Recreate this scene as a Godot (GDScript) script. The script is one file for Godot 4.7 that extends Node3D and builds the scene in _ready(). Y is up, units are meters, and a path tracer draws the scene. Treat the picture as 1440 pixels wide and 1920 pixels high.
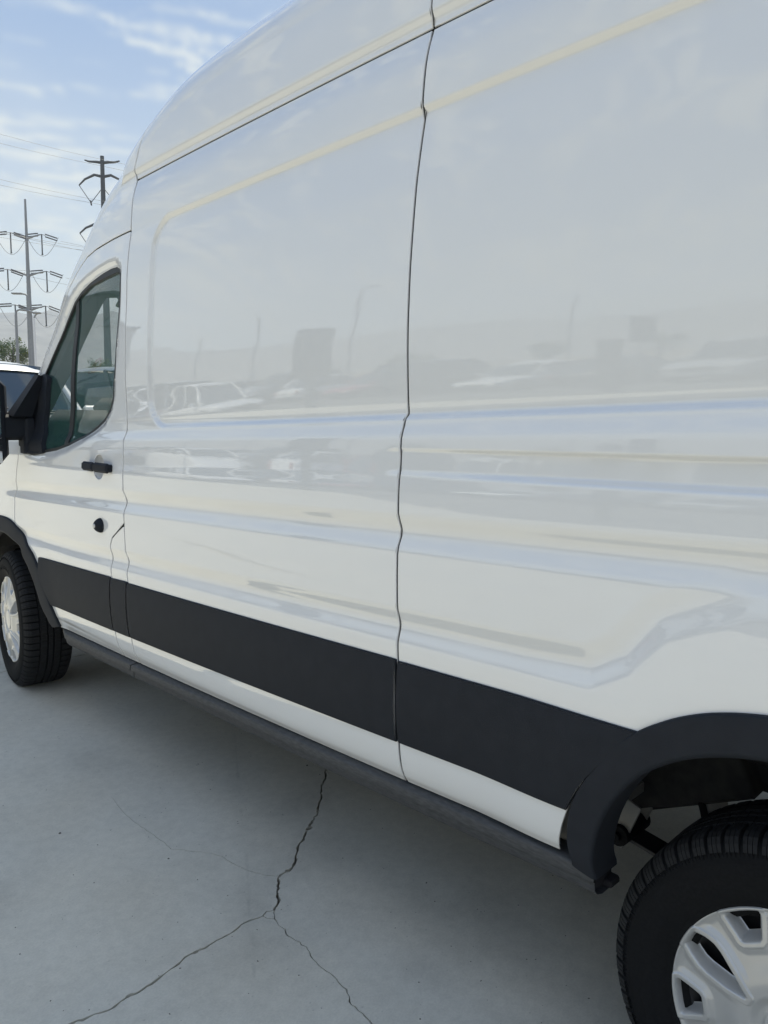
extends Node3D
# A white high-roof cargo van parked on a concrete lot, seen close along its side.

const EPS := .0028
var PTAB := PackedFloat32Array()
var HTAB := PackedFloat32Array()
var used := {}
var M := {}
var VAL2 := PackedVector2Array([Vector2(-.2,.93),Vector2(.9,.915),Vector2(2.0,.92),Vector2(3.2,.925),Vector2(3.36,.93),Vector2(3.43,.97),Vector2(3.50,1.05),Vector2(3.66,1.12),Vector2(4.2,1.15)])
var WIN := PackedVector2Array([Vector2(0.418,1.345),Vector2(0.558,1.333),Vector2(0.721,1.345),Vector2(0.859,1.366),Vector2(0.993,1.396),Vector2(1.108,1.433),Vector2(1.183,1.463),Vector2(1.232,1.5),Vector2(1.264,1.55),Vector2(1.288,1.66),Vector2(1.305,1.80),Vector2(1.315,1.94),Vector2(1.315,2.005),Vector2(1.298,2.03),Vector2(1.268,2.043),Vector2(1.204,2.047),Vector2(1.111,2.044),Vector2(0.970,2.032),Vector2(0.850,2.012),Vector2(0.764,1.983),Vector2(0.654,1.918),Vector2(0.551,1.836),Vector2(0.464,1.757),Vector2(0.391,1.690),Vector2(0.378,1.62)])

# ---------------------------------------------------------------- mesh collector
class MB:
	var v := PackedVector3Array()
	var n := PackedVector3Array()
	var u := PackedVector2Array()
	var i := PackedInt32Array()
	func add(p: Vector3, nn: Vector3, uv := Vector2.ZERO) -> int:
		v.append(p); n.append(nn); u.append(uv); return v.size() - 1
	func tri(a: int, b: int, c: int) -> void:
		var g := (v[b] - v[a]).cross(v[c] - v[a])
		if g.dot(n[a] + n[b] + n[c]) > 0.0:
			i.append(a); i.append(c); i.append(b)
		else:
			i.append(a); i.append(b); i.append(c)
	func quad(a: int, b: int, c: int, d: int) -> void:
		tri(a, b, c); tri(a, c, d)
	func flat(a: Vector3, b: Vector3, c: Vector3, d: Vector3, out: Vector3) -> void:
		var g := (b - a).cross(c - a)
		if g.length_squared() < 1e-16: g = (c - a).cross(d - a)
		g = g.normalized()
		if g.dot(out) < 0: g = -g
		quad(add(a, g, Vector2(0, 0)), add(b, g, Vector2(1, 0)), add(c, g, Vector2(1, 1)), add(d, g, Vector2(0, 1)))
	func box(c: Vector3, s: Vector3, r := .004, bs := Basis()) -> void:
		var h := s * .5
		r = minf(r, minf(h.x, minf(h.y, h.z)) * .9)
		var id := {}
		for ax in 3:
			for sg in [-1, 1]:
				var nn := Vector3.ZERO; nn[ax] = sg
				var q := []
				for k in 4:
					var sa: int = [-1, 1, 1, -1][k]
					var sb: int = [-1, -1, 1, 1][k]
					var w := Vector3.ZERO
					var a1 := (ax + 1) % 3
					var a2 := (ax + 2) % 3
					w[ax] = sg * h[ax]; w[a1] = sa * (h[a1] - r); w[a2] = sb * (h[a2] - r)
					var key := Vector3i.ZERO; key[ax] = sg; key[a1] = sa; key[a2] = sb
					var at := add(c + bs * w, bs * nn, Vector2(sa * .5 + .5, sb * .5 + .5))
					id[[ax, key]] = at; q.append(at)
				quad(q[0], q[1], q[2], q[3])
		for ax in 3:
			var a1 := (ax + 1) % 3
			var a2 := (ax + 2) % 3
			for sa in [-1, 1]:
				for sb in [-1, 1]:
					var k0 := Vector3i.ZERO; k0[ax] = -1; k0[a1] = sa; k0[a2] = sb
					var k1 := k0; k1[ax] = 1
					quad(id[[a1, k0]], id[[a1, k1]], id[[a2, k1]], id[[a2, k0]])
		for sx in [-1, 1]:
			for sy in [-1, 1]:
				for sz in [-1, 1]:
					var k := Vector3i(sx, sy, sz)
					tri(id[[0, k]], id[[1, k]], id[[2, k]])
	func tube(pts: PackedVector3Array, rad: PackedFloat32Array, seg := 8, cap := true) -> void:
		var rows := []
		var side := Vector3.ZERO
		for k in pts.size():
			var t := (pts[mini(k + 1, pts.size() - 1)] - pts[maxi(k - 1, 0)]).normalized()
			if side == Vector3.ZERO:
				side = t.cross(Vector3.UP if absf(t.y) < .9 else Vector3.RIGHT).normalized()
			side = (side - t * side.dot(t)).normalized()
			var up := t.cross(side)
			var row := []
			var r: float = rad[mini(k, rad.size() - 1)]
			for s in seg + 1:
				var a := TAU * s / seg
				var d := side * cos(a) + up * sin(a)
				row.append(add(pts[k] + d * r, d, Vector2(float(s) / seg, float(k))))
			rows.append(row)
		for k in rows.size() - 1:
			for s in seg:
				quad(rows[k][s], rows[k][s + 1], rows[k + 1][s + 1], rows[k + 1][s])
		if cap:
			for e in [0, pts.size() - 1]:
				var t := (pts[1] - pts[0]).normalized() * -1.0 if e == 0 else (pts[-1] - pts[-2]).normalized()
				var c := add(pts[e], t)
				var ring := []
				for s in seg: ring.append(add(v[rows[e][s]], t))
				for s in seg: tri(c, ring[s], ring[(s + 1) % seg])
	# profile of (radius, along) turned about the z axis through c
	func lathe(c: Vector3, prof: PackedVector2Array, seg := 64, a0 := 0.0, a1 := TAU) -> void:
		var nn := PackedVector2Array()
		for k in prof.size():
			var t := prof[mini(k + 1, prof.size() - 1)] - prof[maxi(k - 1, 0)]
			nn.append(Vector2(t.y, -t.x).normalized())
		var rows := []
		for s in seg + 1:
			var a := a0 + (a1 - a0) * s / seg
			var ca := cos(a)
			var sa := sin(a)
			var row := []
			for k in prof.size():
				row.append(add(c + Vector3(prof[k].x * ca, prof[k].x * sa, prof[k].y), Vector3(nn[k].x * ca, nn[k].x * sa, nn[k].y) * -1.0, Vector2(float(s) / seg * 8.0, float(k) / prof.size())))
			rows.append(row)
		for s in seg:
			for k in prof.size() - 1:
				quad(rows[s][k], rows[s][k + 1], rows[s + 1][k + 1], rows[s + 1][k])
	func mesh() -> ArrayMesh:
		var a := []
		a.resize(Mesh.ARRAY_MAX)
		a[Mesh.ARRAY_VERTEX] = v; a[Mesh.ARRAY_NORMAL] = n; a[Mesh.ARRAY_TEX_UV] = u; a[Mesh.ARRAY_INDEX] = i
		var m := ArrayMesh.new()
		m.add_surface_from_arrays(Mesh.PRIMITIVE_TRIANGLES, a)
		return m

# ---------------------------------------------------------------- naming
func numbered(called: String) -> String:
	if not used.has(called):
		used[called] = 0
		return called
	used[called] += 1
	return "%s_%03d" % [called, used[called]]

func thing(called: String, label: String, category: String, at := Vector3.ZERO, turn := 0.0, group := "") -> Node3D:
	var o := Node3D.new()
	o.name = numbered(called)
	add_child(o)
	o.position = at; o.rotation.y = turn
	tag(o, label, category, group)
	return o

func tag(o: Node3D, label: String, category: String, group := "") -> Node3D:
	o.set_meta("label", label); o.set_meta("category", category)
	if group: o.set_meta("group", group)
	return o

func obj(called: String, m: Mesh, mat: Material, parent: Node = self) -> MeshInstance3D:
	var o := MeshInstance3D.new()
	o.mesh = m; o.material_override = mat
	o.name = numbered(called) if parent == self else called
	parent.add_child(o, true)
	return o

func struct(called: String, m: Mesh, mat: Material) -> MeshInstance3D:
	var o := obj(called, m, mat)
	o.set_meta("kind", "structure")
	return o

func dup(o: Node3D, called: String, label: String, at: Vector3, turn: float, group := "") -> Node3D:
	var c: Node3D = o.duplicate()
	c.name = numbered(called)
	add_child(c)
	c.position = at; c.rotation.y = turn
	c.set_meta("label", label)
	if group: c.set_meta("group", group)
	return c

# ---------------------------------------------------------------- small maths
func ss(a: float, b: float, t: float) -> float:
	var x := clampf((t - a) / (b - a), 0.0, 1.0)
	return x * x * (3.0 - 2.0 * x)

func pchip(x: Array, y: Array, t0: float, t1: float, step: float) -> PackedFloat32Array:
	var n := x.size()
	var m := []
	var h := []
	var d := []
	for i in n - 1:
		h.append(x[i + 1] - x[i]); d.append((y[i + 1] - y[i]) / (x[i + 1] - x[i]))
	m.resize(n); m[0] = d[0]; m[n - 1] = 0.0
	for i in range(1, n - 1):
		if d[i - 1] * d[i] > 0.0:
			var w1: float = 2.0 * h[i] + h[i - 1]
			var w2: float = h[i] + 2.0 * h[i - 1]
			m[i] = (w1 + w2) / (w1 / d[i - 1] + w2 / d[i])
		else:
			m[i] = 0.0
	var out := PackedFloat32Array()
	var k := 0
	var t := t0
	while t <= t1:
		while k < n - 2 and t > x[k + 1]: k += 1
		var q := clampf((t - x[k]) / h[k], 0.0, 1.0)
		out.append((1 + 2 * q) * (1 - q) * (1 - q) * y[k] + q * (1 - q) * (1 - q) * h[k] * m[k] + q * q * (3 - 2 * q) * y[k + 1] + q * q * (q - 1) * h[k] * m[k + 1])
		t += step
	return out

func look(tab: PackedFloat32Array, t0: float, step: float, t: float) -> float:
	var f := clampf((t - t0) / step, 0.0, tab.size() - 1.001)
	var k := int(f)
	return lerpf(tab[k], tab[k + 1], f - k)

func dpoly(p: Vector2, L: PackedVector2Array, closed := false) -> float:
	var d := 9.0
	for k in (L.size() if closed else L.size() - 1):
		d = minf(d, p.distance_squared_to(Geometry2D.get_closest_point_to_segment(p, L[k], L[(k + 1) % L.size()])))
	return sqrt(d)

func rrect(p: Vector2, x0: float, x1: float, v0: float, v1: float, r: float) -> float:
	var qx := absf(p.x - (x0 + x1) * .5) - (x1 - x0) * .5 + r
	var qv := absf(p.y - (v0 + v1) * .5) - (v1 - v0) * .5 + r
	return Vector2(maxf(qx, 0), maxf(qv, 0)).length() + minf(maxf(qx, qv), 0.0) - r

func ks(v: float) -> float:
	return .03 * clampf((v - .49) / .13, 0, 1) + .01 * clampf((v - .84) / .33, 0, 1)

func rr(x: float) -> float:
	return .06 + .09 * ss(.4, 1.5, x)

# ---------------------------------------------------------------- the van's skin: x along the van, v up its side
func side_z(x: float, v: float) -> float:
	var w := v
	if v < .62:
		var sb := .4375 + (clampf(x, .3, 4.2) - .6) * .0262
		w = .489 + (v - sb) * .131 / (.62 - sb)
	var z := look(PTAB, .30, .001, w)
	if x < 2.835:
		var q := (2.835 - x) / 1.435
		z -= (.017 + .012 * ss(1.35, 1.55, v) * (1.0 - ss(1.85, 2.12, v))) * q * q
	z -= .0145 * (1.0 - ss(0, .05, absf(v - 1.157))) * ss(-.1, .5, x)
	if v > .8 and v < 1.25:
		z -= .011 * (1.0 - ss(0, .05, dpoly(Vector2(x, v), VAL2))) * (1.0 - .6 * ss(3.38, 3.60, x))
	if x < 1.4:
		z -= .11 * ss(1.30, 2.3, v) * pow(clampf(1.4 - x, 0, 1.3), 1.3)
	if v < 1.2:
		for c in [0.0, 3.77]:
			var d := Vector2(x - c, v - .42).length()
			if d < .74: z += .013 * (1.0 - ss(.50, .74, d))
	if v > 1.38 and v < 2.2 and x > 1.5:
		var d := rrect(Vector2(x, v), 1.582, 4.95, 1.435, 2.145, .10)
		z -= lerpf(.014, .0125, ss(1.5, 2.1, v)) * (1.0 - ss(-.0085, .0085, d))
	if v > 1.2 and v < 2.15 and x > .3 and x < 1.6:
		var p := Vector2(x, v)
		var d := dpoly(p, WIN, true)
		if Geometry2D.is_point_in_polygon(p, WIN): d = 0.0
		z -= .016 * (1.0 - ss(-.01, .036, d))
	if x > 2.80 and v > 1.25 and v < 1.40:
		var vt := 1.361 - .018 * (x - 2.837)
		var vb := 1.297 - .017 * (x - 2.841)
		var dep := .003 + .010 * ss(2.84, 3.35, x)
		z -= dep * ss(vb - .004, vb + .012, v) * (1.0 - ss(vt - .009, vt, v))
	return z

func S(x: float, v: float) -> Vector3:
	var r := rr(x)
	var yb := look(HTAB, -1.3, .01, x) - r
	var vb := yb - (x - 2.835) * .04
	var y: float
	var z: float
	if v > vb:
		var th := (v - vb) / r
		if th < PI / 2:
			y = yb + r * sin(th); z = side_z(x, vb) - r * (1.0 - cos(th))
		else:
			var w := (th - PI / 2) * r
			y = yb + r + .05 * sin(minf(w, .85) / .85 * PI / 2)
			z = side_z(x, vb) - r - w
	else:
		y = v + (x - 2.835) * ks(v); z = side_z(x, v)
	if x < -.35:
		var n := minf((-.35 - x) / .75, 1.0)
		z -= .55 * (1.0 - sqrt(maxf(1.0 - n * n, 0.0)))
	return Vector3(x, y, z)

func SN(x: float, v: float) -> Vector3:
	return (S(x + EPS, v) - S(x - EPS, v)).cross(S(x, v + EPS) - S(x, v - EPS)).normalized()

func smooth_poly(p: PackedVector2Array, step := .02) -> PackedVector2Array:
	var out := PackedVector2Array()
	for k in p.size():
		var a := p[k]
		var b := p[(k + 1) % p.size()]
		var n := maxi(1, int(a.distance_to(b) / step))
		for j in n: out.append(a.lerp(b, float(j) / n))
	return out

func grid_lines(a: float, b: float, zones: Array, coarse: float) -> PackedFloat32Array:
	var out := PackedFloat32Array()
	var t := a
	while t < b:
		out.append(t)
		var st := coarse
		for z in zones:
			if t >= z[0] - .001 and t < z[1]: st = z[2]
			elif t < z[0] and t + st > z[0]: st = minf(st, maxf(z[0] - t, .002))
		t += st
	out.append(b)
	return out

# a sheet of the skin cut to an outline, with its edges folded inwards
func panel(called: String, outer: PackedVector2Array, holes: Array, off: float, flange: float, material: Material, parent: Node, coarse := 1.0, mirrored := false, gap := .0, bulge := .0) -> MeshInstance3D:
	if gap > 0.0:
		var o2 := Geometry2D.offset_polygon(outer, -gap, Geometry2D.JOIN_ROUND)
		if o2.size(): outer = o2[0]
		for o3 in o2:
			if o3.size() > outer.size(): outer = o3
	outer = smooth_poly(outer, .02)
	for k in holes.size(): holes[k] = smooth_poly(holes[k], .02)
	var bb := Rect2(outer[0], Vector2.ZERO)
	for p in outer: bb = bb.expand(p)
	var xs := grid_lines(bb.position.x, bb.end.x, [[-1.3, -.3, .03], [1.36, 1.50, .014], [1.555, 1.70, .006], [3.2, 3.7, .013]] if coarse < 1.5 else [], .03 * coarse)
	var vs := grid_lines(bb.position.y, bb.end.y, [[.44, .60, .012], [.855, 1.21, .007], [1.262, 1.31, .0035], [1.31, 1.34, .008], [1.34, 1.366, .003], [1.366, 1.46, .0045], [2.04, 2.125, .010], [2.125, 2.165, .0035], [2.30, 2.42, .005], [2.42, 3.0, .013]] if coarse < 1.5 else [], .016 * coarse)
	var mb := MB.new()
	var seen := {}
	var mz := -1.0 if mirrored else 1.0
	var put := func(p: Vector2) -> int:
		var key := Vector2i(roundi(p.x * 20000.0), roundi(p.y * 20000.0))
		if not seen.has(key):
			var n := SN(p.x, p.y)
			var q := S(p.x, p.y) + n * off
			if bulge > 0.0:
				var t := (p.y - .727) / .112
				n = (n + Vector3(0, 2.0 * bulge * t / .112, 0)).normalized()
				q.z += bulge * (1.0 - t * t)
			if mirrored:
				q.z = -2.0 - q.z; n.z = -n.z
			seen[key] = mb.add(q, n, p)
		return seen[key]
	var nx := xs.size() - 1
	var nv := vs.size() - 1
	var touched := PackedByteArray()
	touched.resize(nx * nv)
	for L in [outer] + holes:
		for k in L.size():
			var a: Vector2 = L[k]
			var b: Vector2 = L[(k + 1) % L.size()]
			var n := maxi(1, int(a.distance_to(b) / .0015))
			for j in n + 1:
				var q := a.lerp(b, float(j) / n)
				var cx := clampi(xs.bsearch(q.x) - 1, 0, nx - 1)
				var cv := clampi(vs.bsearch(q.y) - 1, 0, nv - 1)
				for dx in [-1, 0, 1]:
					var ex := clampi(cx + dx, 0, nx - 1)
					if q.x >= xs[ex] - .002 and q.x <= xs[ex + 1] + .002:
						for dv in [-1, 0, 1]:
							var ev := clampi(cv + dv, 0, nv - 1)
							if q.y >= vs[ev] - .002 and q.y <= vs[ev + 1] + .002: touched[ex * nv + ev] = 1
	for ix in nx:
		for iv in nv:
			var a := Vector2(xs[ix], vs[iv])
			var b := Vector2(xs[ix + 1], vs[iv + 1])
			if touched[ix * nv + iv]:
				var cell := PackedVector2Array([a, Vector2(b.x, a.y), b, Vector2(a.x, b.y)])
				var got := Geometry2D.intersect_polygons(cell, outer)
				for h in holes:
					var next := []
					for g in got: next.append_array(Geometry2D.clip_polygons(g, h))
					got.assign(next)
				for g in got:
					if Geometry2D.is_polygon_clockwise(g): continue
					var tr := Geometry2D.triangulate_polygon(g)
					for k in tr.size() / 3:
						mb.tri(put.call(g[tr[k * 3]]), put.call(g[tr[k * 3 + 1]]), put.call(g[tr[k * 3 + 2]]))
			else:
				var c := (a + b) * .5
				if not within(c, outer): continue
				var inside := false
				for h in holes:
					if within(c, h): inside = true
				if inside: continue
				mb.quad(put.call(a), put.call(Vector2(b.x, a.y)), put.call(b), put.call(Vector2(a.x, b.y)))
	if flange > 0.0:
		for L in [outer] + holes:
			edge(mb, L, off, flange, mz, L != outer, material == M.paint)
	return obj(called, mb.mesh(), material, parent)

func within(c: Vector2, L: PackedVector2Array) -> bool:
	var votes := 0
	for o in [Vector2(.000131, .000073), Vector2(-.000237, .000311), Vector2(.000419, -.000177)]:
		if Geometry2D.is_point_in_polygon(c + o, L): votes += 1
	return votes > 1

func edge(mb: MB, L: PackedVector2Array, off: float, flange: float, mz: float, hole: bool, dark := true) -> void:
	var P := smooth_poly(L, .012)
	var cw := Geometry2D.is_polygon_clockwise(P)
	var rows := []
	for k in P.size():
		var p := P[k]
		var t := (P[(k + 1) % P.size()] - P[k - 1]).normalized()
		var o2 := Vector2(t.y, -t.x) if not cw else Vector2(-t.y, t.x)
		if hole: o2 = -o2
		var n := SN(p.x, p.y)
		var base := S(p.x, p.y) + n * off
		var o := (S(p.x + o2.x * .003, p.y + o2.y * .003) - S(p.x, p.y)).normalized()
		var row := []
		for q in [[0.0, 0.0, 0.0], [.0010, .0003, .4], [.0017, .0010, .75], [.002, .0024, 1.0], [.002, minf(flange, .0045) if dark else flange, 1.0]]:
			var w: Vector3 = base + o * q[0] - n * q[1]
			var nn: Vector3 = n.lerp(o, q[2]).normalized()
			w.z = w.z if mz > 0 else -2.0 - w.z
			nn.z *= mz
			row.append(mb.add(w, nn, p))
		rows.append(row)
	for k in rows.size():
		var r0: Array = rows[k]
		var r1: Array = rows[(k + 1) % rows.size()]
		for j in r0.size() - 1:
			mb.quad(r0[j], r0[j + 1], r1[j + 1], r1[j])

func cut(outer: PackedVector2Array, by: PackedVector2Array) -> PackedVector2Array:
	var best := outer
	var size := 0.0
	for g in Geometry2D.clip_polygons(outer, by):
		var a := 0.0
		for k in g.size(): a += g[k].cross(g[(k + 1) % g.size()])
		if absf(a) > size:
			size = absf(a); best = g
	return best

func arc(c: Vector2, r: float, a0: float, a1: float, n: int) -> PackedVector2Array:
	var out := PackedVector2Array()
	for k in n + 1:
		var a := deg_to_rad(lerpf(a0, a1, float(k) / n))
		out.append(c + Vector2(cos(a), sin(a)) * r)
	return out

# ---------------------------------------------------------------- materials
func mat(color: Color, rough: float, metal := 0.0, spec := .5) -> StandardMaterial3D:
	var m := StandardMaterial3D.new()
	m.albedo_color = color.linear_to_srgb(); m.roughness = rough; m.metallic = metal; m.metallic_specular = spec
	return m

func noise_tex(freq: float, seed_: int, oct: int, size := 512, ramp: Gradient = null, kind := FastNoiseLite.TYPE_SIMPLEX_SMOOTH) -> NoiseTexture2D:
	var n := FastNoiseLite.new()
	n.seed = seed_; n.frequency = freq; n.fractal_octaves = oct; n.noise_type = kind
	var t := NoiseTexture2D.new()
	t.width = size; t.height = size; t.seamless = true; t.noise = n
	if ramp: t.color_ramp = ramp
	return t

func ramp(a: Color, b: Color) -> Gradient:
	var g := Gradient.new()
	g.set_color(0, a.linear_to_srgb()); g.set_color(1, b.linear_to_srgb())
	return g

func grained(color0: Color, color1: Color, rough: float, scale: float, seed_: int, bump := 0.0, freq := .02, oct := 5) -> StandardMaterial3D:
	var m := mat(Color.WHITE, rough)
	m.albedo_texture = noise_tex(freq, seed_, oct, 512, ramp(color0, color1))
	m.uv1_triplanar = true; m.uv1_world_triplanar = true
	m.uv1_scale = Vector3.ONE * scale
	if bump > 0.0:
		m.heightmap_enabled = true; m.heightmap_scale = bump
		m.heightmap_texture = noise_tex(.12, seed_ + 7, 4, 512)
	return m

func glass(color: Color, alpha: float) -> StandardMaterial3D:
	var m := mat(color, .02)
	m.albedo_color.a = alpha
	m.transparency = BaseMaterial3D.TRANSPARENCY_ALPHA
	return m

const NTH := ["first","second","third","fourth","fifth","sixth","seventh","eighth","ninth","tenth","eleventh","twelfth","thirteenth","fourteenth","fifteenth","sixteenth"]

func make_materials() -> void:
	M.paint = mat(Color(.78, .78, .77), .03, 0, .55)
	M.paint.clearcoat_enabled = true; M.paint.clearcoat = 1.0; M.paint.clearcoat_roughness = .015
	M.paint.normal_enabled = true; M.paint.normal_scale = .008
	var wave := noise_tex(.02, 29, 2, 512)
	wave.as_normal_map = true
	M.paint.normal_texture = wave
	M.paint.uv1_triplanar = true; M.paint.uv1_scale = Vector3.ONE * 1.3
	M.plastic = grained(Color(.0150, .0178, .0235), Color(.0195, .0225, .0290), .62, 2.2, 33, 0, .012, 6)
	M.plastic.metallic_specular = .3
	M.plastic.uv1_world_triplanar = false
	M.plastic.heightmap_enabled = true; M.plastic.heightmap_scale = .02
	M.plastic.heightmap_texture = noise_tex(.25, 31, 3, 512)
	M.worn = grained(Color(.028, .030, .033), Color(.075, .078, .082), .6, 3.0, 12, .03, .03, 5)
	M.worn.uv1_scale = Vector3(2.0, 9.0, 9.0)
	M.primer = mat(Color(.20, .20, .195), .8)
	M.seal = mat(Color(.012, .013, .014), .5)
	M.dark = mat(Color(.022, .022, .024), .9, 0, .2)
	M.soil = grained(Color(.10, .088, .07), Color(.17, .15, .125), .95, 6.0, 91)
	M.under = grained(Color(.020, .020, .020), Color(.045, .043, .040), .9, 2.0, 5)
	M.metal = mat(Color(.24, .235, .22), .6, .2)
	M.rubber = grained(Color(.005, .0055, .0065), Color(.010, .0105, .0115), .8, 4.0, 8, .01, .05, 4)
	M.rubber.metallic_specular = .28
	M.tread = grained(Color(.010, .0105, .0115), Color(.018, .0185, .0195), .75, 4.0, 9, 0, .05, 4)
	M.tread.metallic_specular = .4
	M.silver = mat(Color(.50, .50, .49), .38, .45)
	M.silver.clearcoat_enabled = true; M.silver.clearcoat = .5; M.silver.clearcoat_roughness = .15
	M.steel = mat(Color(.03, .03, .032), .5, .3)
	M.pane = glass(Color(.12, .30, .26), .22)
	M.trim = mat(Color(.022, .023, .025), .75)
	M.cloth = grained(Color(.03, .032, .036), Color(.06, .062, .068), .9, 8.0, 19)
	M.liner = mat(Color(.30, .30, .29), .9)
	M.mirror = mat(Color(.75, .77, .78), .03, 1.0)
	M.galv = grained(Color(.26, .27, .28), Color(.36, .37, .38), .55, .4, 41)
	M.weather = grained(Color(.085, .09, .095), Color(.14, .145, .15), .8, .6, 43)
	M.insul = mat(Color(.07, .07, .08), .4)
	M.wire = mat(Color(.26, .27, .28), .5)
	M.asphalt = grained(Color(.10, .10, .10), Color(.17, .17, .167), .9, .35, 51, .15)
	M.land = grained(Color(.22, .19, .14), Color(.32, .28, .21), .95, .02, 53)
	M.marking = grained(Color(.55, .55, .53), Color(.75, .75, .73), .8, 1.0, 57)
	M.hill = grained(Color(.22, .21, .195), Color(.38, .36, .325), .95, .0022, 61, 0, .02, 6)
	M.bark = grained(Color(.08, .06, .045), Color(.16, .12, .09), .9, 2.0, 63)
	M.leaf = mat(Color(.055, .085, .03), .6)
	M.leaf.backlight_enabled = true; M.leaf.backlight = Color(.20, .28, .10)
	M.leaf2 = mat(Color(.11, .125, .035), .6)
	M.leaf2.backlight_enabled = true; M.leaf2.backlight = Color(.30, .34, .10)
	M.wall = grained(Color(.36, .36, .355), Color(.44, .44, .435), .8, .5, 71)
	M.tan = grained(Color(.42, .34, .25), Color(.5, .42, .32), .85, .5, 73)
	M.red = mat(Color(.30, .02, .02), .5)
	M.char = mat(Color(.05, .045, .045), .5)
	M.lampglass = mat(Color(.75, .76, .78), .15, .1)
	M.signback = mat(Color(.045, .047, .05), .6)
	M.blue = mat(Color(.03, .07, .20), .8)

func sky_image() -> ImageTexture:
	var w := 1280
	var h := 640
	var im := Image.create(w, h, false, Image.FORMAT_RGBAF)
	var n1 := FastNoiseLite.new(); n1.seed = 11; n1.frequency = 1.3; n1.fractal_octaves = 5
	var n2 := FastNoiseLite.new(); n2.seed = 23; n2.frequency = .55; n2.fractal_octaves = 3
	var n3 := FastNoiseLite.new(); n3.seed = 37; n3.frequency = 4.0; n3.fractal_octaves = 4
	var sun := Vector3(-.42, 1.0, -.388).normalized()
	var zen := Color(.115, .305, .71)
	var low := Color(1.27, 1.33, 1.19)
	for j in h:
		var el := PI * (.5 - (j + .5) / h)
		var sy := sin(el)
		for i in w:
			if sy < -.02:
				im.set_pixel(i, j, Color(.42, .40, .36)); continue
			var az := TAU * ((i + .5) / w - .5)
			var d := Vector3(sin(az) * cos(el), sy, -cos(az) * cos(el))
			var t := pow(1.0 - clampf(sy, 0, 1), 2.7)
			var c := zen.lerp(low, t)
			var q := Vector2(d.x, d.z) / (sy + .22)
			# cirrus drawn out along one direction, in sheets
			var a := q.x * .30 - q.y * .954
			var b := q.x * .954 + q.y * .30
			var warp := n2.get_noise_2d(q.x * 2.4 + 5.0, q.y * 2.4) * .45
			var f := n1.get_noise_2d(a * 1.3 + warp, b * 3.8 + warp) * .62 + n3.get_noise_2d(a * 1.2 + warp * .8, b * 5.0 + warp * 1.5) * .62
			var sheet := n2.get_noise_2d(a * 2.2 + 3.0, b * 2.8 - 2.0)
			var cl := ss(-.16, .62, f * 1.35 + sheet * .40) * (.66 + .30 * t)
			var veil := .05 + .14 * ss(-.3, .6, sheet)
			c = c.lerp(Color(1.03, 1.06, 1.0), clampf(maxf(cl, veil), 0, 1))
			var g := maxf(d.dot(sun), 0.0)
			var halo := .16 * pow(g, 6.0) + 1.8 * pow(g, 40.0)
			c += Color(1.0, .97, .92) * halo * .7
			im.set_pixel(i, j, Color(c.r, c.g, c.b))
	return ImageTexture.create_from_image(im)

func height(x: float, z: float) -> float:
	return .045 * clampf(-x - 1.2, 0.0, 140.0) * (1.0 - ss(2.0, 14.0, z))

func _ready() -> void:
	# ---- camera, sky, sun, exposure
	var cam := Camera3D.new()
	cam.name = "camera"
	add_child(cam)
	cam.transform = Transform3D(Basis(Vector3(.7115, .0152, -.7025), Vector3(-.0986, .9920, -.0784), Vector3(.6958, .1250, .7073)).orthonormalized(), Vector3(4.1141, 1.4398, 1.3805))
	cam.fov = 67.02
	cam.near = .02
	cam.far = 9000.0
	var we := WorldEnvironment.new()
	we.name = "surroundings"
	var env := Environment.new()
	env.background_mode = Environment.BG_SKY
	var pano := PanoramaSkyMaterial.new()
	pano.panorama = sky_image()
	env.sky = Sky.new()
	env.sky.sky_material = pano
	env.background_energy_multiplier = .95
	env.tonemap_mode = Environment.TONE_MAPPER_LINEAR
	env.tonemap_exposure = .99
	env.sdfgi_enabled = true; env.ssao_enabled = true; env.ssil_enabled = true
	env.fog_enabled = true
	env.fog_density = .00034
	env.fog_light_color = Color(.82, .88, .94)
	we.environment = env
	add_child(we)
	var sun := DirectionalLight3D.new()
	sun.name = "sun"
	add_child(sun)
	sun.look_at_from_position(Vector3(-.42, 1.0, -.388) * 20.0, Vector3.ZERO)
	sun.light_energy = 1.6
	sun.light_color = Color(1.0, .975, .89)
	sun.light_angular_distance = .5
	sun.shadow_enabled = true

	make_materials()
	PTAB = pchip([.30,.489,.517,.547,.598,.64,.82,.838,.85,.93,1.02,1.06,1.15,1.25,1.30,1.363,1.384,1.427,1.45,1.471,1.517,1.59,1.642,1.704,1.765,1.847,1.928,1.985,2.01,2.084,2.113,2.143,2.162,2.21,2.251,2.292,2.328,2.345,2.370,2.40,2.46,2.55,2.65,2.9],
		[-.05,-.022,-.006,.0045,.013,.016,.0225,.023,.0245,.028,.0316,.0325,.0325,.0325,.030,.0276,.0263,.0144,.0152,.0175,.0205,.0233,.024,.0225,.0203,.0145,.0072,.001,-.003,-.0155,-.021,-.0254,-.0261,-.0301,-.0356,-.046,-.0579,-.060,-.0495,-.0515,-.057,-.070,-.088,-.14], .30, 3.0, .001)
	HTAB = pchip([-1.3,-.9,-.5,-.1,.05,.30,.62,.98,1.28,1.74,2.19,2.8,5.6], [.93,1.02,1.13,1.22,1.30,1.585,1.971,2.257,2.441,2.612,2.655,2.685,2.705], -1.3, 5.7, .01)
	build_ground()
	build_van()
	build_background()
	build_lot()

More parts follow.
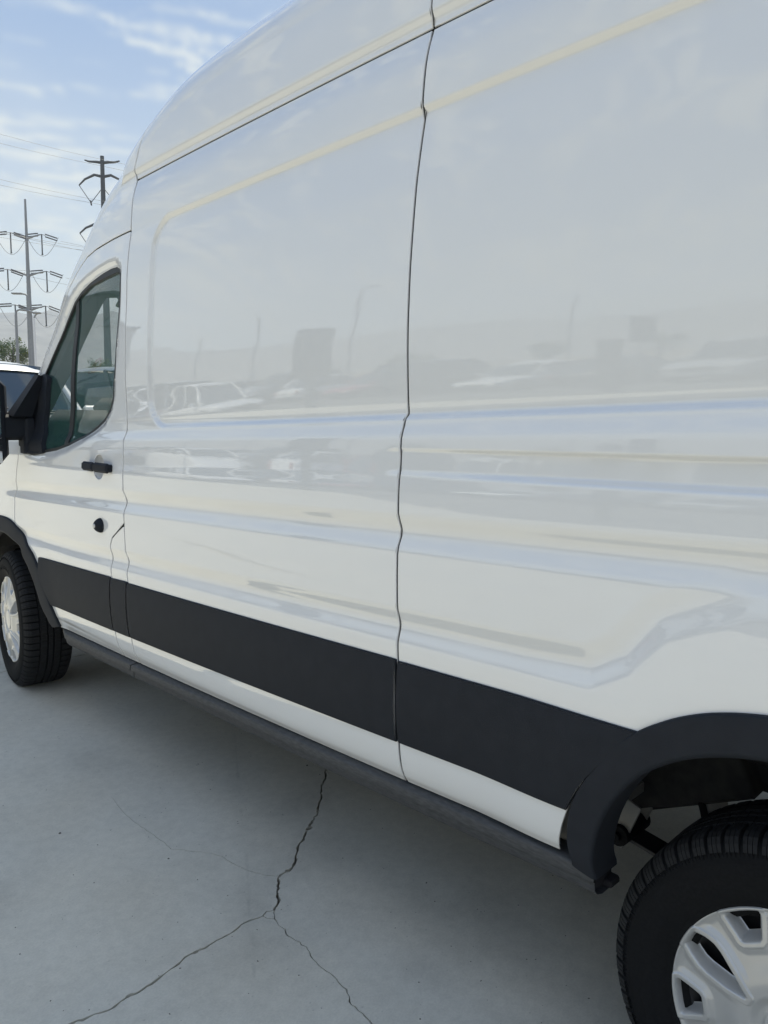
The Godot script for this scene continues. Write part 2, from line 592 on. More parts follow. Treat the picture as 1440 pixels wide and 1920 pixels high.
# ---------------------------------------------------------------- ground
func sheet(x0: float, x1: float, z0: float, z1: float, nx: int, nz: int, lift: float, skip := Rect2()) -> MB:
	var mb := MB.new()
	var rows := []
	for i in nx + 1:
		var row := []
		for j in nz + 1:
			var x := lerpf(x0, x1, float(i) / nx)
			var z := lerpf(z0, z1, float(j) / nz)
			var n := Vector3(height(x - .5, z) - height(x + .5, z), 1.0, height(x, z - .5) - height(x, z + .5)).normalized()
			row.append(mb.add(Vector3(x, height(x, z) + lift, z), n, Vector2(x, z)))
		rows.append(row)
	for i in nx:
		for j in nz:
			if skip.has_area() and skip.has_point(Vector2(lerpf(x0, x1, (i + .5) / nx), lerpf(z0, z1, (j + .5) / nz))): continue
			mb.quad(rows[i][j], rows[i + 1][j], rows[i + 1][j + 1], rows[i][j + 1])
	return mb

func concrete_image() -> ImageTexture:
	var s := 1400
	var im := Image.create(s, s, false, Image.FORMAT_RGB8)
	var a := FastNoiseLite.new(); a.seed = 3; a.frequency = .8; a.fractal_octaves = 5
	var b := FastNoiseLite.new(); b.seed = 4; b.frequency = 3.0; b.fractal_octaves = 3
	var c := FastNoiseLite.new(); c.seed = 6; c.frequency = 20.0; c.fractal_octaves = 3
	var rng := RandomNumberGenerator.new(); rng.seed = 77
	var streak := PackedVector2Array([Vector2(1.250,-.574),Vector2(1.639,-.325),Vector2(1.956,-.122),Vector2(2.185,.018),Vector2(2.367,.143),Vector2(2.516,.236),Vector2(2.679,.346)])
	for j in s:
		for i in s:
			var x := -.26 + 4.0 * i / s
			var z := -2.6 + 5.0 * j / s
			var v := 1.0 + a.get_noise_2d(x, z) * .10 + b.get_noise_2d(x, z) * .05 + c.get_noise_2d(x, z) * .07 + (rng.randf() - .5) * .12
			# trowel smears, darker damp-dried patches, pin holes
			v -= .10 * ss(.18, .5, a.get_noise_2d(x * 1.3 + 40.0, z * 1.3))
			if rng.randf() < .0009: v -= .28
			if x > 1.2 and x < 2.75 and z > -.65 and z < .45:
				var d := dpoly(Vector2(x, z), streak) + .006 * b.get_noise_2d(x * 2.0, z * 2.0)
				v -= .10 * (1.0 - ss(.001, .008, d)) * ss(-.3, .4, c.get_noise_2d(x * .35 + 9.0, z * .35))
				v -= .035 * (1.0 - ss(.0, .05, d))
			var t := b.get_noise_2d(x * .4 + 70.0, z * .4) * .012
			im.set_pixel(i, j, Color((.58 + t) * v, .548 * v, (.462 - t) * v).linear_to_srgb())
	return ImageTexture.create_from_image(im)

func ribbon(line: PackedVector2Array, w0: float, w1: float, seed_: int) -> PackedVector2Array:
	var rng := RandomNumberGenerator.new(); rng.seed = seed_
	var pts := PackedVector2Array()
	for k in line.size() - 1:
		var d := line[k].distance_to(line[k + 1])
		var n := maxi(1, int(d / .012))
		for j in n:
			var q := line[k].lerp(line[k + 1], float(j) / n)
			if j > 0: q += Vector2(rng.randf_range(-1, 1), rng.randf_range(-1, 1)) * .0035
			pts.append(q)
	pts.append(line[line.size() - 1])
	var l := PackedVector2Array()
	var r := PackedVector2Array()
	for k in pts.size():
		var t := (pts[mini(k + 1, pts.size() - 1)] - pts[maxi(k - 1, 0)]).normalized()
		var w := lerpf(w0, w1, float(k) / pts.size()) * .5 * rng.randf_range(.55, 1.5)
		var o := Vector2(-t.y, t.x) * w
		l.append(pts[k] + o); r.append(pts[k] - o)
	r.reverse()
	l.append_array(r)
	return l

func build_ground() -> void:
	var land := MB.new()
	var rows := []
	for a in 97:
		var row := []
		for k in 40:
			var rad := pow(k / 39.0, 3.0) * 4200.0
			var q := Vector2(cos(TAU * a / 96), sin(TAU * a / 96)) * rad
			var nn := Vector3(height(q.x - .5, q.y) - height(q.x + .5, q.y), 1.0, 0).normalized()
			row.append(land.add(Vector3(q.x, height(q.x, q.y) - .09 - .02 * minf(rad / 60.0, 4.0), q.y), nn, q))
		rows.append(row)
	for a in 96:
		for k in 39: land.quad(rows[a][k], rows[a + 1][k], rows[a + 1][k + 1], rows[a][k + 1])
	struct("ground", land.mesh(), M.land)
	var tex := concrete_image()
	var conc := mat(Color.WHITE, .82)
	conc.albedo_texture = tex
	conc.texture_repeat = true
	conc.heightmap_enabled = true; conc.heightmap_scale = .035
	conc.heightmap_texture = noise_tex(.2, 83, 4, 512)
	var far := conc.duplicate()
	far.heightmap_enabled = false
	conc.uv1_scale = Vector3.ONE
	M.concrete = conc
	var pave := Node3D.new()
	pave.name = "pavement"
	add_child(pave)
	pave.set_meta("kind", "structure")
	var pit := MB.new()
	for cx in range(-6, 4):
		for cz in range(-3, 2):
			var x0 := -.26 + cx * 4.0 + .004
			var x1 := -.26 + cx * 4.0 + 3.996
			var z0 := -2.6 + cz * 5.0 + .004
			var z1 := -2.6 + cz * 5.0 + 4.996
			var mb := MB.new()
			var near := cx == 0 and cz == 0
			if near:
				near_slab(mb, x0, x1, z0, z1)
			else:
				mb = sheet(x0, x1, z0, z1, 6, 8, 0.0)
			for k in mb.u.size():
				var flip := (cx + cz) % 2 != 0
				var uv := Vector2((mb.u[k].x - x0) / 4.0, (mb.u[k].y - z0) / 5.0)
				mb.u[k] = Vector2(1.0 - uv.x, uv.y) if flip else uv
			# the slab's edges
			var C := [Vector2(x0, z0), Vector2(x1, z0), Vector2(x1, z1), Vector2(x0, z1)]
			for k in 4:
				var a: Vector2 = C[k]
				var b: Vector2 = C[(k + 1) % 4]
				var o := (a + b) * .5 - Vector2((x0 + x1) * .5, (z0 + z1) * .5)
				mb.flat(Vector3(a.x, height(a.x, a.y), a.y), Vector3(b.x, height(b.x, b.y), b.y), Vector3(b.x, height(b.x, b.y) - .06, b.y), Vector3(a.x, height(a.x, a.y) - .06, a.y), Vector3(o.x, 0, o.y))
			obj("slab", mb.mesh(), conc if near else far, pave)
	pit.flat(Vector3(-.3, -.055, -2.7), Vector3(3.8, -.055, -2.7), Vector3(3.8, -.055, 2.5), Vector3(-.3, -.055, 2.5), Vector3.UP)
	var bed := obj("bed", pit.mesh(), M.soil, pave)
	bed.set_meta("kind", "structure")
	scatter_grit()
	# asphalt beyond the concrete, with its bays
	struct("parking_lot", sheet(-70, 30, 7.42, 60, 50, 20, -.02).mesh(), M.asphalt)
	for k in 24:
		var x := 9.0 - k * 2.75
		var mb := MB.new()
		for seg in 6:
			var z0 := 13.2 + seg * .9
			var z1 := z0 + .9
			mb.flat(Vector3(x - .05, height(x, z0) - .014, z0), Vector3(x + .05, height(x, z0) - .014, z0), Vector3(x + .05, height(x, z1) - .014, z1), Vector3(x - .05, height(x, z1) - .014, z1), Vector3.UP)
		var o := struct("bay_line", mb.mesh(), M.marking)
		o.set_meta("label", "white bay line painted on the asphalt lot")

func scatter_grit() -> void:
	var rng := RandomNumberGenerator.new(); rng.seed = 404
	var mb := MB.new()
	for k in 420:
		var x := rng.randf_range(.3, 3.6)
		var z := rng.randf_range(-.7, 1.3)
		var r := rng.randf_range(.0008, .0024) if rng.randf() < .975 else rng.randf_range(.003, .0055)
		var c := Vector3(x, r * .45, z)
		var bs := Basis(Vector3.UP, rng.randf() * TAU)
		var f := Vector3(r * rng.randf_range(.8, 1.5), r * .6, r * rng.randf_range(.6, 1.1))
		var top := mb.add(c + Vector3(0, f.y, 0), Vector3.UP)
		var ring := []
		for j in 6:
			var d := bs * Vector3(cos(TAU * j / 6) * f.x, 0, sin(TAU * j / 6) * f.z) * rng.randf_range(.75, 1.15)
			ring.append(mb.add(c + d - Vector3(0, r * .4, 0), (d.normalized() + Vector3(0, .5, 0)).normalized()))
		for j in 6: mb.tri(top, ring[j], ring[(j + 1) % 6])
	var o := obj("grit", mb.mesh(), M.soil)
	o.set_meta("kind", "stuff")
	tag(o, "fine grit and crumbs scattered over the concrete beside the van", "grit")

func near_slab(mb: MB, x0: float, x1: float, z0: float, z1: float) -> void:
	var main := PackedVector2Array([Vector2(1.62,-1.4),Vector2(1.70,-1.0),Vector2(1.80,-.78),Vector2(1.864,-.590),Vector2(1.906,-.556),Vector2(1.953,-.492),Vector2(2.009,-.444),Vector2(2.042,-.405),Vector2(2.097,-.349),Vector2(2.147,-.269),Vector2(2.187,-.212),Vector2(2.223,-.154),Vector2(2.279,-.101),Vector2(2.303,-.062),Vector2(2.307,-.014),Vector2(2.383,.053),Vector2(2.403,.060),Vector2(2.432,.102)])
	var left := PackedVector2Array([Vector2(2.432,.102),Vector2(2.420,.120),Vector2(2.429,.140),Vector2(2.418,.193),Vector2(2.426,.235),Vector2(2.427,.305),Vector2(2.430,.332),Vector2(2.423,.377),Vector2(2.437,.441),Vector2(2.444,.475),Vector2(2.453,.532),Vector2(2.450,.573),Vector2(2.458,.615),Vector2(2.444,.665),Vector2(2.435,.703),Vector2(2.44,.9),Vector2(2.40,1.3)])
	var right := PackedVector2Array([Vector2(2.432,.102),Vector2(2.462,.123),Vector2(2.493,.133),Vector2(2.520,.130),Vector2(2.547,.142),Vector2(2.617,.133),Vector2(2.652,.148),Vector2(2.694,.156),Vector2(2.738,.153),Vector2(2.777,.160),Vector2(2.809,.161),Vector2(2.843,.184),Vector2(2.894,.187),Vector2(2.933,.194),Vector2(3.2,.22)])
	var chip := PackedVector2Array([Vector2(2.429,.141),Vector2(2.445,.138),Vector2(2.463,.124)])
	var faint := PackedVector2Array([Vector2(2.307,-.014),Vector2(2.265,.019),Vector2(2.215,.040),Vector2(2.156,.049),Vector2(2.088,.054),Vector2(2.034,.081),Vector2(1.982,.119),Vector2(1.936,.151),Vector2(1.877,.147),Vector2(1.793,.150),Vector2(1.690,.156),Vector2(1.570,.145),Vector2(1.478,.131)])
	var cracks := [ribbon(main, .0075, .0075, 1), ribbon(left, .005, .0085, 2), ribbon(right, .0032, .004, 3), ribbon(chip, .0025, .0025, 4), ribbon(faint, .0024, .0011, 5)]
	# swollen spots where the edge has spalled
	for s in [[2.155, -.262, .016, .006], [2.085, -.362, .010, .005], [2.425, .36, .013, .006], [2.448, .56, .012, .006], [2.30, -.05, .009, .005]]:
		var blob := PackedVector2Array()
		var rng := RandomNumberGenerator.new(); rng.seed = int(s[0] * 1000)
		for k in 9:
			var a := -TAU * k / 9
			var r := rng.randf_range(.7, 1.15)
			blob.append(Vector2(s[0] + cos(a) * s[3] * r * (1.0 if s[1] > 0 else 1.4), s[1] + sin(a) * s[2] * r))
		cracks.append(blob)
	for k in cracks.size():
		if Geometry2D.is_polygon_clockwise(cracks[k]): cracks[k].reverse()
	var n := Vector3.UP
	var step := .05
	var nx := int(ceil((x1 - x0) / step))
	var nz := int(ceil((z1 - z0) / step))
	var hit := {}
	for L in cracks:
		for k in L.size():
			var a: Vector2 = L[k]
			var b: Vector2 = L[(k + 1) % L.size()]
			for j in 9:
				var q := a.lerp(b, j / 8.0)
				for dx in [-.002, .002]:
					for dz in [-.002, .002]: hit[Vector2i(int((q.x + dx - x0) / step), int((q.y + dz - z0) / step))] = true
	for i in nx:
		for j in nz:
			var a := Vector2(x0 + i * step, z0 + j * step)
			var b := Vector2(minf(a.x + step, x1), minf(a.y + step, z1))
			var got: Array[PackedVector2Array] = [PackedVector2Array([a, Vector2(b.x, a.y), b, Vector2(a.x, b.y)])]
			if hit.has(Vector2i(i, j)):
				for L in cracks:
					var next: Array[PackedVector2Array] = []
					for g in got: next.append_array(Geometry2D.clip_polygons(g, L))
					got = next
			for g in got:
				var tr := Geometry2D.triangulate_polygon(g)
				var ids := []
				for q in g: ids.append(mb.add(Vector3(q.x, height(q.x, q.y), q.y), n, q))
				for k in tr.size() / 3: mb.tri(ids[tr[k * 3]], ids[tr[k * 3 + 1]], ids[tr[k * 3 + 2]])
	for L in cracks:
		for k in L.size():
			var a: Vector2 = L[k]
			var b: Vector2 = L[(k + 1) % L.size()]
			var o := Vector2(a.y - b.y, b.x - a.x)
			var first := mb.v.size()
			mb.flat(Vector3(a.x, 0, a.y), Vector3(b.x, 0, b.y), Vector3(b.x, -.055, b.y), Vector3(a.x, -.055, a.y), Vector3(o.x, 0, o.y))
			for q in range(first, mb.u.size()): mb.u[q] = a

# ---------------------------------------------------------------- the van
func build_van() -> void:
	var van := thing("cargo_van", "white high roof cargo van with black side mouldings filling the picture", "van")
	var rear_out := arc(Vector2(3.785, .425), .492, 170, 10, 40)
	rear_out.append(Vector2(4.27, .30)); rear_out.append(Vector2(3.30, .30))
	var front_out := PackedVector2Array([Vector2(-.52,.30),Vector2(-.50,.60),Vector2(-.43,.80),Vector2(-.31,.92),Vector2(-.15,.985),Vector2(.016,.99),Vector2(.14,.985),Vector2(.235,.955),Vector2(.331,.895),Vector2(.44,.82),Vector2(.51,.745),Vector2(.57,.655),Vector2(.62,.58),Vector2(.625,.30)])
	var drip := 2.331
	var seam_up := PackedVector2Array([Vector2(1.402,1.072),Vector2(1.402,1.60),Vector2(1.402,2.147),Vector2(1.398,2.27),Vector2(1.393,2.331)])
	var seam_low := PackedVector2Array([Vector2(1.262,.38),Vector2(1.262,.62),Vector2(1.264,.86),Vector2(1.266,.92),Vector2(1.275,.975),Vector2(1.295,1.005),Vector2(1.345,1.035),Vector2(1.402,1.072)])
	var door_top := PackedVector2Array([Vector2(1.402,2.147),Vector2(1.24,2.150),Vector2(1.04,2.149),Vector2(.93,2.140),Vector2(.845,2.112),Vector2(.727,2.052),Vector2(.569,1.928),Vector2(.452,1.80),Vector2(.379,1.715),Vector2(.335,1.60),Vector2(.30,1.45),Vector2(.274,1.302)])
	var fend := PackedVector2Array([Vector2(.274,1.302),Vector2(.234,1.188),Vector2(.209,1.115),Vector2(.212,.99)])
	var g := .0058
	# driver's door
	var door := PackedVector2Array([Vector2(.55,.438),Vector2(1.262,.4565)])
	for k in range(1, seam_low.size()): door.append(seam_low[k])
	for k in range(1, 3): door.append(seam_up[k])
	for k in range(1, door_top.size()): door.append(door_top[k])
	for k in range(1, fend.size()): door.append(fend[k])
	door.append(Vector2(.212, .6))
	var front_door := panel("driver_door", cut(door, front_out), [WIN.duplicate(), arc(Vector2(1.193, 1.284), .050, 0, 360, 40).slice(0, 40)], 0, .004, M.paint, van, 1.0, false, g * .5 + .002)
	# the strip of body behind the door's lower corner
	var strip := PackedVector2Array([Vector2(1.262,.4565),Vector2(1.402,.460),Vector2(1.402,1.066)])
	for k in range(seam_low.size() - 2, 0, -1): strip.append(seam_low[k])
	panel("pillar_panel", strip, [], 0, .007, M.paint, van, 1.0, false, g * .5 + .0018)
	# fender, bonnet and cab
	var fender := PackedVector2Array([Vector2(-1.06,.5),Vector2(.212,.5),Vector2(.212,.99),Vector2(.209,1.115),Vector2(.234,1.188),Vector2(.274,1.302),Vector2(.30,1.40),Vector2(.10,1.47),Vector2(.0,1.40),Vector2(-.6,1.25),Vector2(-1.06,1.14)])
	panel("front_fender", cut(fender, front_out), [], 0, .007, M.paint, van, 1.0, false, g * .5 + .002)
	var cab := PackedVector2Array([Vector2(.10,1.476),Vector2(.302,1.404)])
	for k in range(door_top.size() - 2, -1, -1): cab.append(door_top[k])
	for q in [Vector2(1.398,2.27), Vector2(1.392,2.331), Vector2(1.386,2.354), Vector2(1.412,2.408), Vector2(1.445,2.48), Vector2(1.48,2.56), Vector2(1.49,3.50), Vector2(.66,3.20), Vector2(.62,2.22), Vector2(.46,2.02), Vector2(.30,1.80), Vector2(.15,1.56), Vector2(.11,1.50)]: cab.append(q)
	panel("cab_roof", cab, [], 0, .007, M.paint, van, .42, false, g * .5 + .001)
	# flanks
	var mid := PackedVector2Array([Vector2(1.402,.460),Vector2(2.835,.4965),Vector2(2.835,drip),Vector2(1.396,drip),Vector2(1.402,2.2)])
	panel("side_panel", mid, [], 0, .007, M.paint, van, 1.0, false, g * .5 + .002)
	var rear := PackedVector2Array([Vector2(2.835,.4965),Vector2(3.5,.516),Vector2(5.3,.55),Vector2(5.3,drip - .01),Vector2(2.835,drip)])
	panel("rear_panel", cut(rear, rear_out), [], 0, .007, M.paint, van, 1.0, false, g * .5 + .002)
	var roof1 := PackedVector2Array([Vector2(1.393,drip),Vector2(2.835,drip),Vector2(2.835,3.62),Vector2(1.49,3.50),Vector2(1.48,2.56),Vector2(1.445,2.48),Vector2(1.412,2.408),Vector2(1.386,2.354)])
	panel("roof_panel", roof1, [], 0, .007, M.paint, van, 1.0, false, g * .5 + .0015)
	panel("roof_panel", PackedVector2Array([Vector2(2.835,drip),Vector2(5.3,drip - .01),Vector2(5.3,3.62),Vector2(2.835,3.62)]), [], 0, .007, M.paint, van, 1.0, false, g * .5 + .0015)
	# the far side and the inner shell that closes the seams
	var hole := smooth_poly(WIN, .05)
	var whole := PackedVector2Array([Vector2(-1.06,.5),Vector2(-.9,.5),Vector2(5.3,.5),Vector2(5.3,3.60),Vector2(1.2,3.46),Vector2(.66,3.20),Vector2(.62,2.22),Vector2(.30,1.80),Vector2(.03,1.42),Vector2(-.6,1.22),Vector2(-1.06,1.07)])
	whole = cut(cut(whole, rear_out), front_out)
	panel("far_side_skin", whole, [hole.duplicate()], 0, .007, M.paint, van, 3.0, true)
	panel("inner_skin", whole, [Geometry2D.offset_polygon(hole, -.004)[0], arc(Vector2(1.193, 1.284), .055, 0, 360, 24).slice(0, 24)], -.045, .0, M.primer, van, 1.6)
	panel("far_inner_skin", whole, [hole.duplicate()], -.022, .0, M.trim, van, 3.0, true)
	# mouldings
	for q in [["door_moulding", .50, 1.262], ["pillar_moulding", 1.262, 1.402], ["side_moulding", 1.402, 2.835], ["rear_moulding", 2.835, 3.6]]:
		var a: float = q[1]
		var b: float = q[2]
		var top0 := .836 if a > .6 else .832
		var top1 := .839 if b < 3.0 else .834
		var pl := PackedVector2Array([Vector2(a, .615), Vector2(b, .615), Vector2(b, top1), Vector2(a, top0)])
		if a < .6: pl = cut(pl, front_out)
		if b > 3.0: pl = cut(pl, rear_out)
		var dg := .0042 if b < 2.8 else .005
		panel(q[0], pl, [], .006, .012, M.plastic, van, 1.0, false, dg, .007)
	build_flares(van)
	build_rocker(van)
	build_cab(van, front_door)
	build_handle(front_door)
	build_mirror(front_door)
	build_under(van)
	var w := make_wheel(van)
	w.position = Vector3(3.765, .345, -.036)
	for q in [[Vector3(-.05, .345, -.062), -8.0], [Vector3(3.765, .345, -1.964), 180.0], [Vector3(-.05, .345, -1.938), 172.0]]:
		var c: Node3D = w.duplicate()
		c.name = "wheel"
		van.add_child(c, true)
		c.position = q[0]
		c.rotation = Vector3(0, deg_to_rad(q[1]), 0)
		if q[1] == -8.0:
			for k in c.get_children(): k.rotation.z += .37

func flare(called: String, outer: PackedVector2Array, inner: PackedVector2Array, van: Node) -> void:
	var mb := MB.new()
	var n := 96
	outer = chaikin(chaikin(outer))
	inner = chaikin(chaikin(inner))
	var rows := []
	for k in n + 1:
		var t := float(k) / n
		var a := sample(outer, t)
		var b := sample(inner, t)
		var nn := SN(a.x, a.y)
		nn = Vector3(nn.x * .3, nn.y * .3, nn.z).normalized()
		var pa := S(a.x, a.y)
		var pb := S(b.x, b.y)
		pb.z = pa.z
		var o := (pa - pb).normalized()
		var wide := pa.distance_to(pb)
		var row := []
		for q in [[1.0, -.012, 1.0], [1.0, .004, 1.0], [.985, .0085, .7], [.95, .011, .15], [.80, .014, .05], [.5, .017, .0], [.16, .019, .0], [.05, .017, -.5], [.0, .010, -1.0], [-.02, -.03, -1.0], [-.02, -.07, -1.0]]:
			row.append(mb.add(pb + o * wide * q[0] + Vector3(0, 0, q[1]), (Vector3(0, 0, 1) * (1.0 - absf(q[2])) + o * q[2]).normalized(), Vector2(t * 6.0, q[0])))
		rows.append(row)
	for k in n:
		for j in rows[k].size() - 1: mb.quad(rows[k][j], rows[k][j + 1], rows[k + 1][j + 1], rows[k + 1][j])
	# the flare's two ends
	for k in [0, n]:
		var t := mb.v[rows[k][2]] - mb.v[rows[1 if k == 0 else n - 1][2]]
		var ids := []
		for j in rows[k].size(): ids.append(mb.add(mb.v[rows[k][j]], t.normalized()))
		for j in range(1, ids.size() - 1): mb.tri(ids[0], ids[j], ids[j + 1])
	obj(called, mb.mesh(), M.plastic, van)

func chaikin(L: PackedVector2Array) -> PackedVector2Array:
	var out := PackedVector2Array([L[0]])
	for k in L.size() - 1:
		out.append(L[k].lerp(L[k + 1], .25)); out.append(L[k].lerp(L[k + 1], .75))
	out.append(L[L.size() - 1])
	return out

func sample(L: PackedVector2Array, t: float) -> Vector2:
	var total := 0.0
	for k in L.size() - 1: total += L[k].distance_to(L[k + 1])
	var d := t * total
	for k in L.size() - 1:
		var s := L[k].distance_to(L[k + 1])
		if d <= s or k == L.size() - 2: return L[k].lerp(L[k + 1], clampf(d / s, 0, 1))
		d -= s
	return L[L.size() - 1]

func build_flares(van: Node) -> void:
	var ro := PackedVector2Array([Vector2(3.327,.497),Vector2(3.328,.516),Vector2(3.330,.56),Vector2(3.336,.614),Vector2(3.348,.657),Vector2(3.370,.702),Vector2(3.402,.756),Vector2(3.437,.797),Vector2(3.475,.832),Vector2(3.515,.859),Vector2(3.56,.884),Vector2(3.62,.907),Vector2(3.70,.923),Vector2(3.785,.929)])
	var ri := PackedVector2Array([Vector2(3.390,.492),Vector2(3.391,.508),Vector2(3.399,.568),Vector2(3.414,.621),Vector2(3.437,.674),Vector2(3.466,.719),Vector2(3.502,.759),Vector2(3.547,.793),Vector2(3.597,.819),Vector2(3.652,.837),Vector2(3.712,.848),Vector2(3.785,.853)])
	for L in [ro, ri]:
		for k in range(L.size() - 2, -1, -1): L.append(Vector2(7.57 - L[k].x, L[k].y))
	flare("wheel_arch_flare", ro, ri, van)
	var fo := PackedVector2Array([Vector2(.640,.452),Vector2(.638,.52),Vector2(.628,.59),Vector2(.585,.662),Vector2(.522,.752),Vector2(.452,.83),Vector2(.331,.912),Vector2(.235,.970),Vector2(.14,.998),Vector2(.016,1.005)])
	var fi := PackedVector2Array([Vector2(.572,.435),Vector2(.558,.48),Vector2(.54,.55),Vector2(.505,.655),Vector2(.431,.745),Vector2(.337,.827),Vector2(.234,.885),Vector2(.113,.913),Vector2(.016,.915)])
	for L in [fo, fi]:
		for k in range(L.size() - 2, -1, -1): L.append(Vector2(.03 - L[k].x, L[k].y))
	flare("wheel_arch_flare", fo, fi, van)

func build_rocker(van: Node) -> void:
	# plastic sill cover: section (down from the body's lower edge, out)
	var sec := [[.004, -.060], [.0025, -.028], [-.003, -.012], [-.010, -.006], [-.030, -.005], [-.033, -.011], [-.037, -.010], [-.052, -.014], [-.064, -.024], [-.072, -.046], [-.072, -.085], [-.05, -.09]]
	for q in [[.60, 1.358], [1.365, 3.382]]:
		var mb := MB.new()
		var rows := []
		var n := 60
		for k in n + 1:
			var x := lerpf(q[0], q[1], float(k) / n)
			var y := .4375 + (x - .6) * .0262
			var z := -.017 * pow(maxf(2.835 - x, 0) / 1.435, 2) + .004
			var endk := clampf((x - .60) / .10, 0, 1) if q[0] < 1.0 else 1.0
			var row := []
			for j in sec.size():
				var nn := Vector3(0, -(sec[mini(j + 1, sec.size() - 1)][1] - sec[maxi(j - 1, 0)][1]), -(sec[maxi(j - 1, 0)][0] - sec[mini(j + 1, sec.size() - 1)][0]) * -1.0)
				nn = Vector3(0, sec[mini(j + 1, sec.size() - 1)][1] - sec[maxi(j - 1, 0)][1], sec[maxi(j - 1, 0)][0] - sec[mini(j + 1, sec.size() - 1)][0]).normalized()
				var jag := .012 * sin(j * 1.3) if (k == n and q[0] < 1.0) or (k == 0 and q[0] > 1.0) else 0.0
				row.append(mb.add(Vector3(x + jag, y + sec[j][0] * (.55 + .45 * endk), z + sec[j][1] - .03 * (1.0 - endk)), nn, Vector2(x, j * .1)))
			rows.append(row)
		for k in n:
			for j in sec.size() - 1: mb.quad(rows[k][j], rows[k][j + 1], rows[k + 1][j + 1], rows[k + 1][j])
		for k in ([0, n] if q[0] < 1.0 else [0]):
			var nn := Vector3(-1 if k == 0 else 1, 0, 0)
			var ids := []
			for j in sec.size(): ids.append(mb.add(mb.v[rows[k][j]], nn))
			for j in range(1, ids.size() - 1): mb.tri(ids[0], ids[j], ids[j + 1])
		obj("sill_cover", mb.mesh(), M.worn, van)
	var mb2 := MB.new()
	mb2.box(Vector3(3.365, .475, -.06), Vector3(.02, .055, .07), .004)
	mb2.box(Vector3(3.378, .455, -.075), Vector3(.035, .018, .04), .005)
	obj("sill_end_clip", mb2.mesh(), M.dark, van)

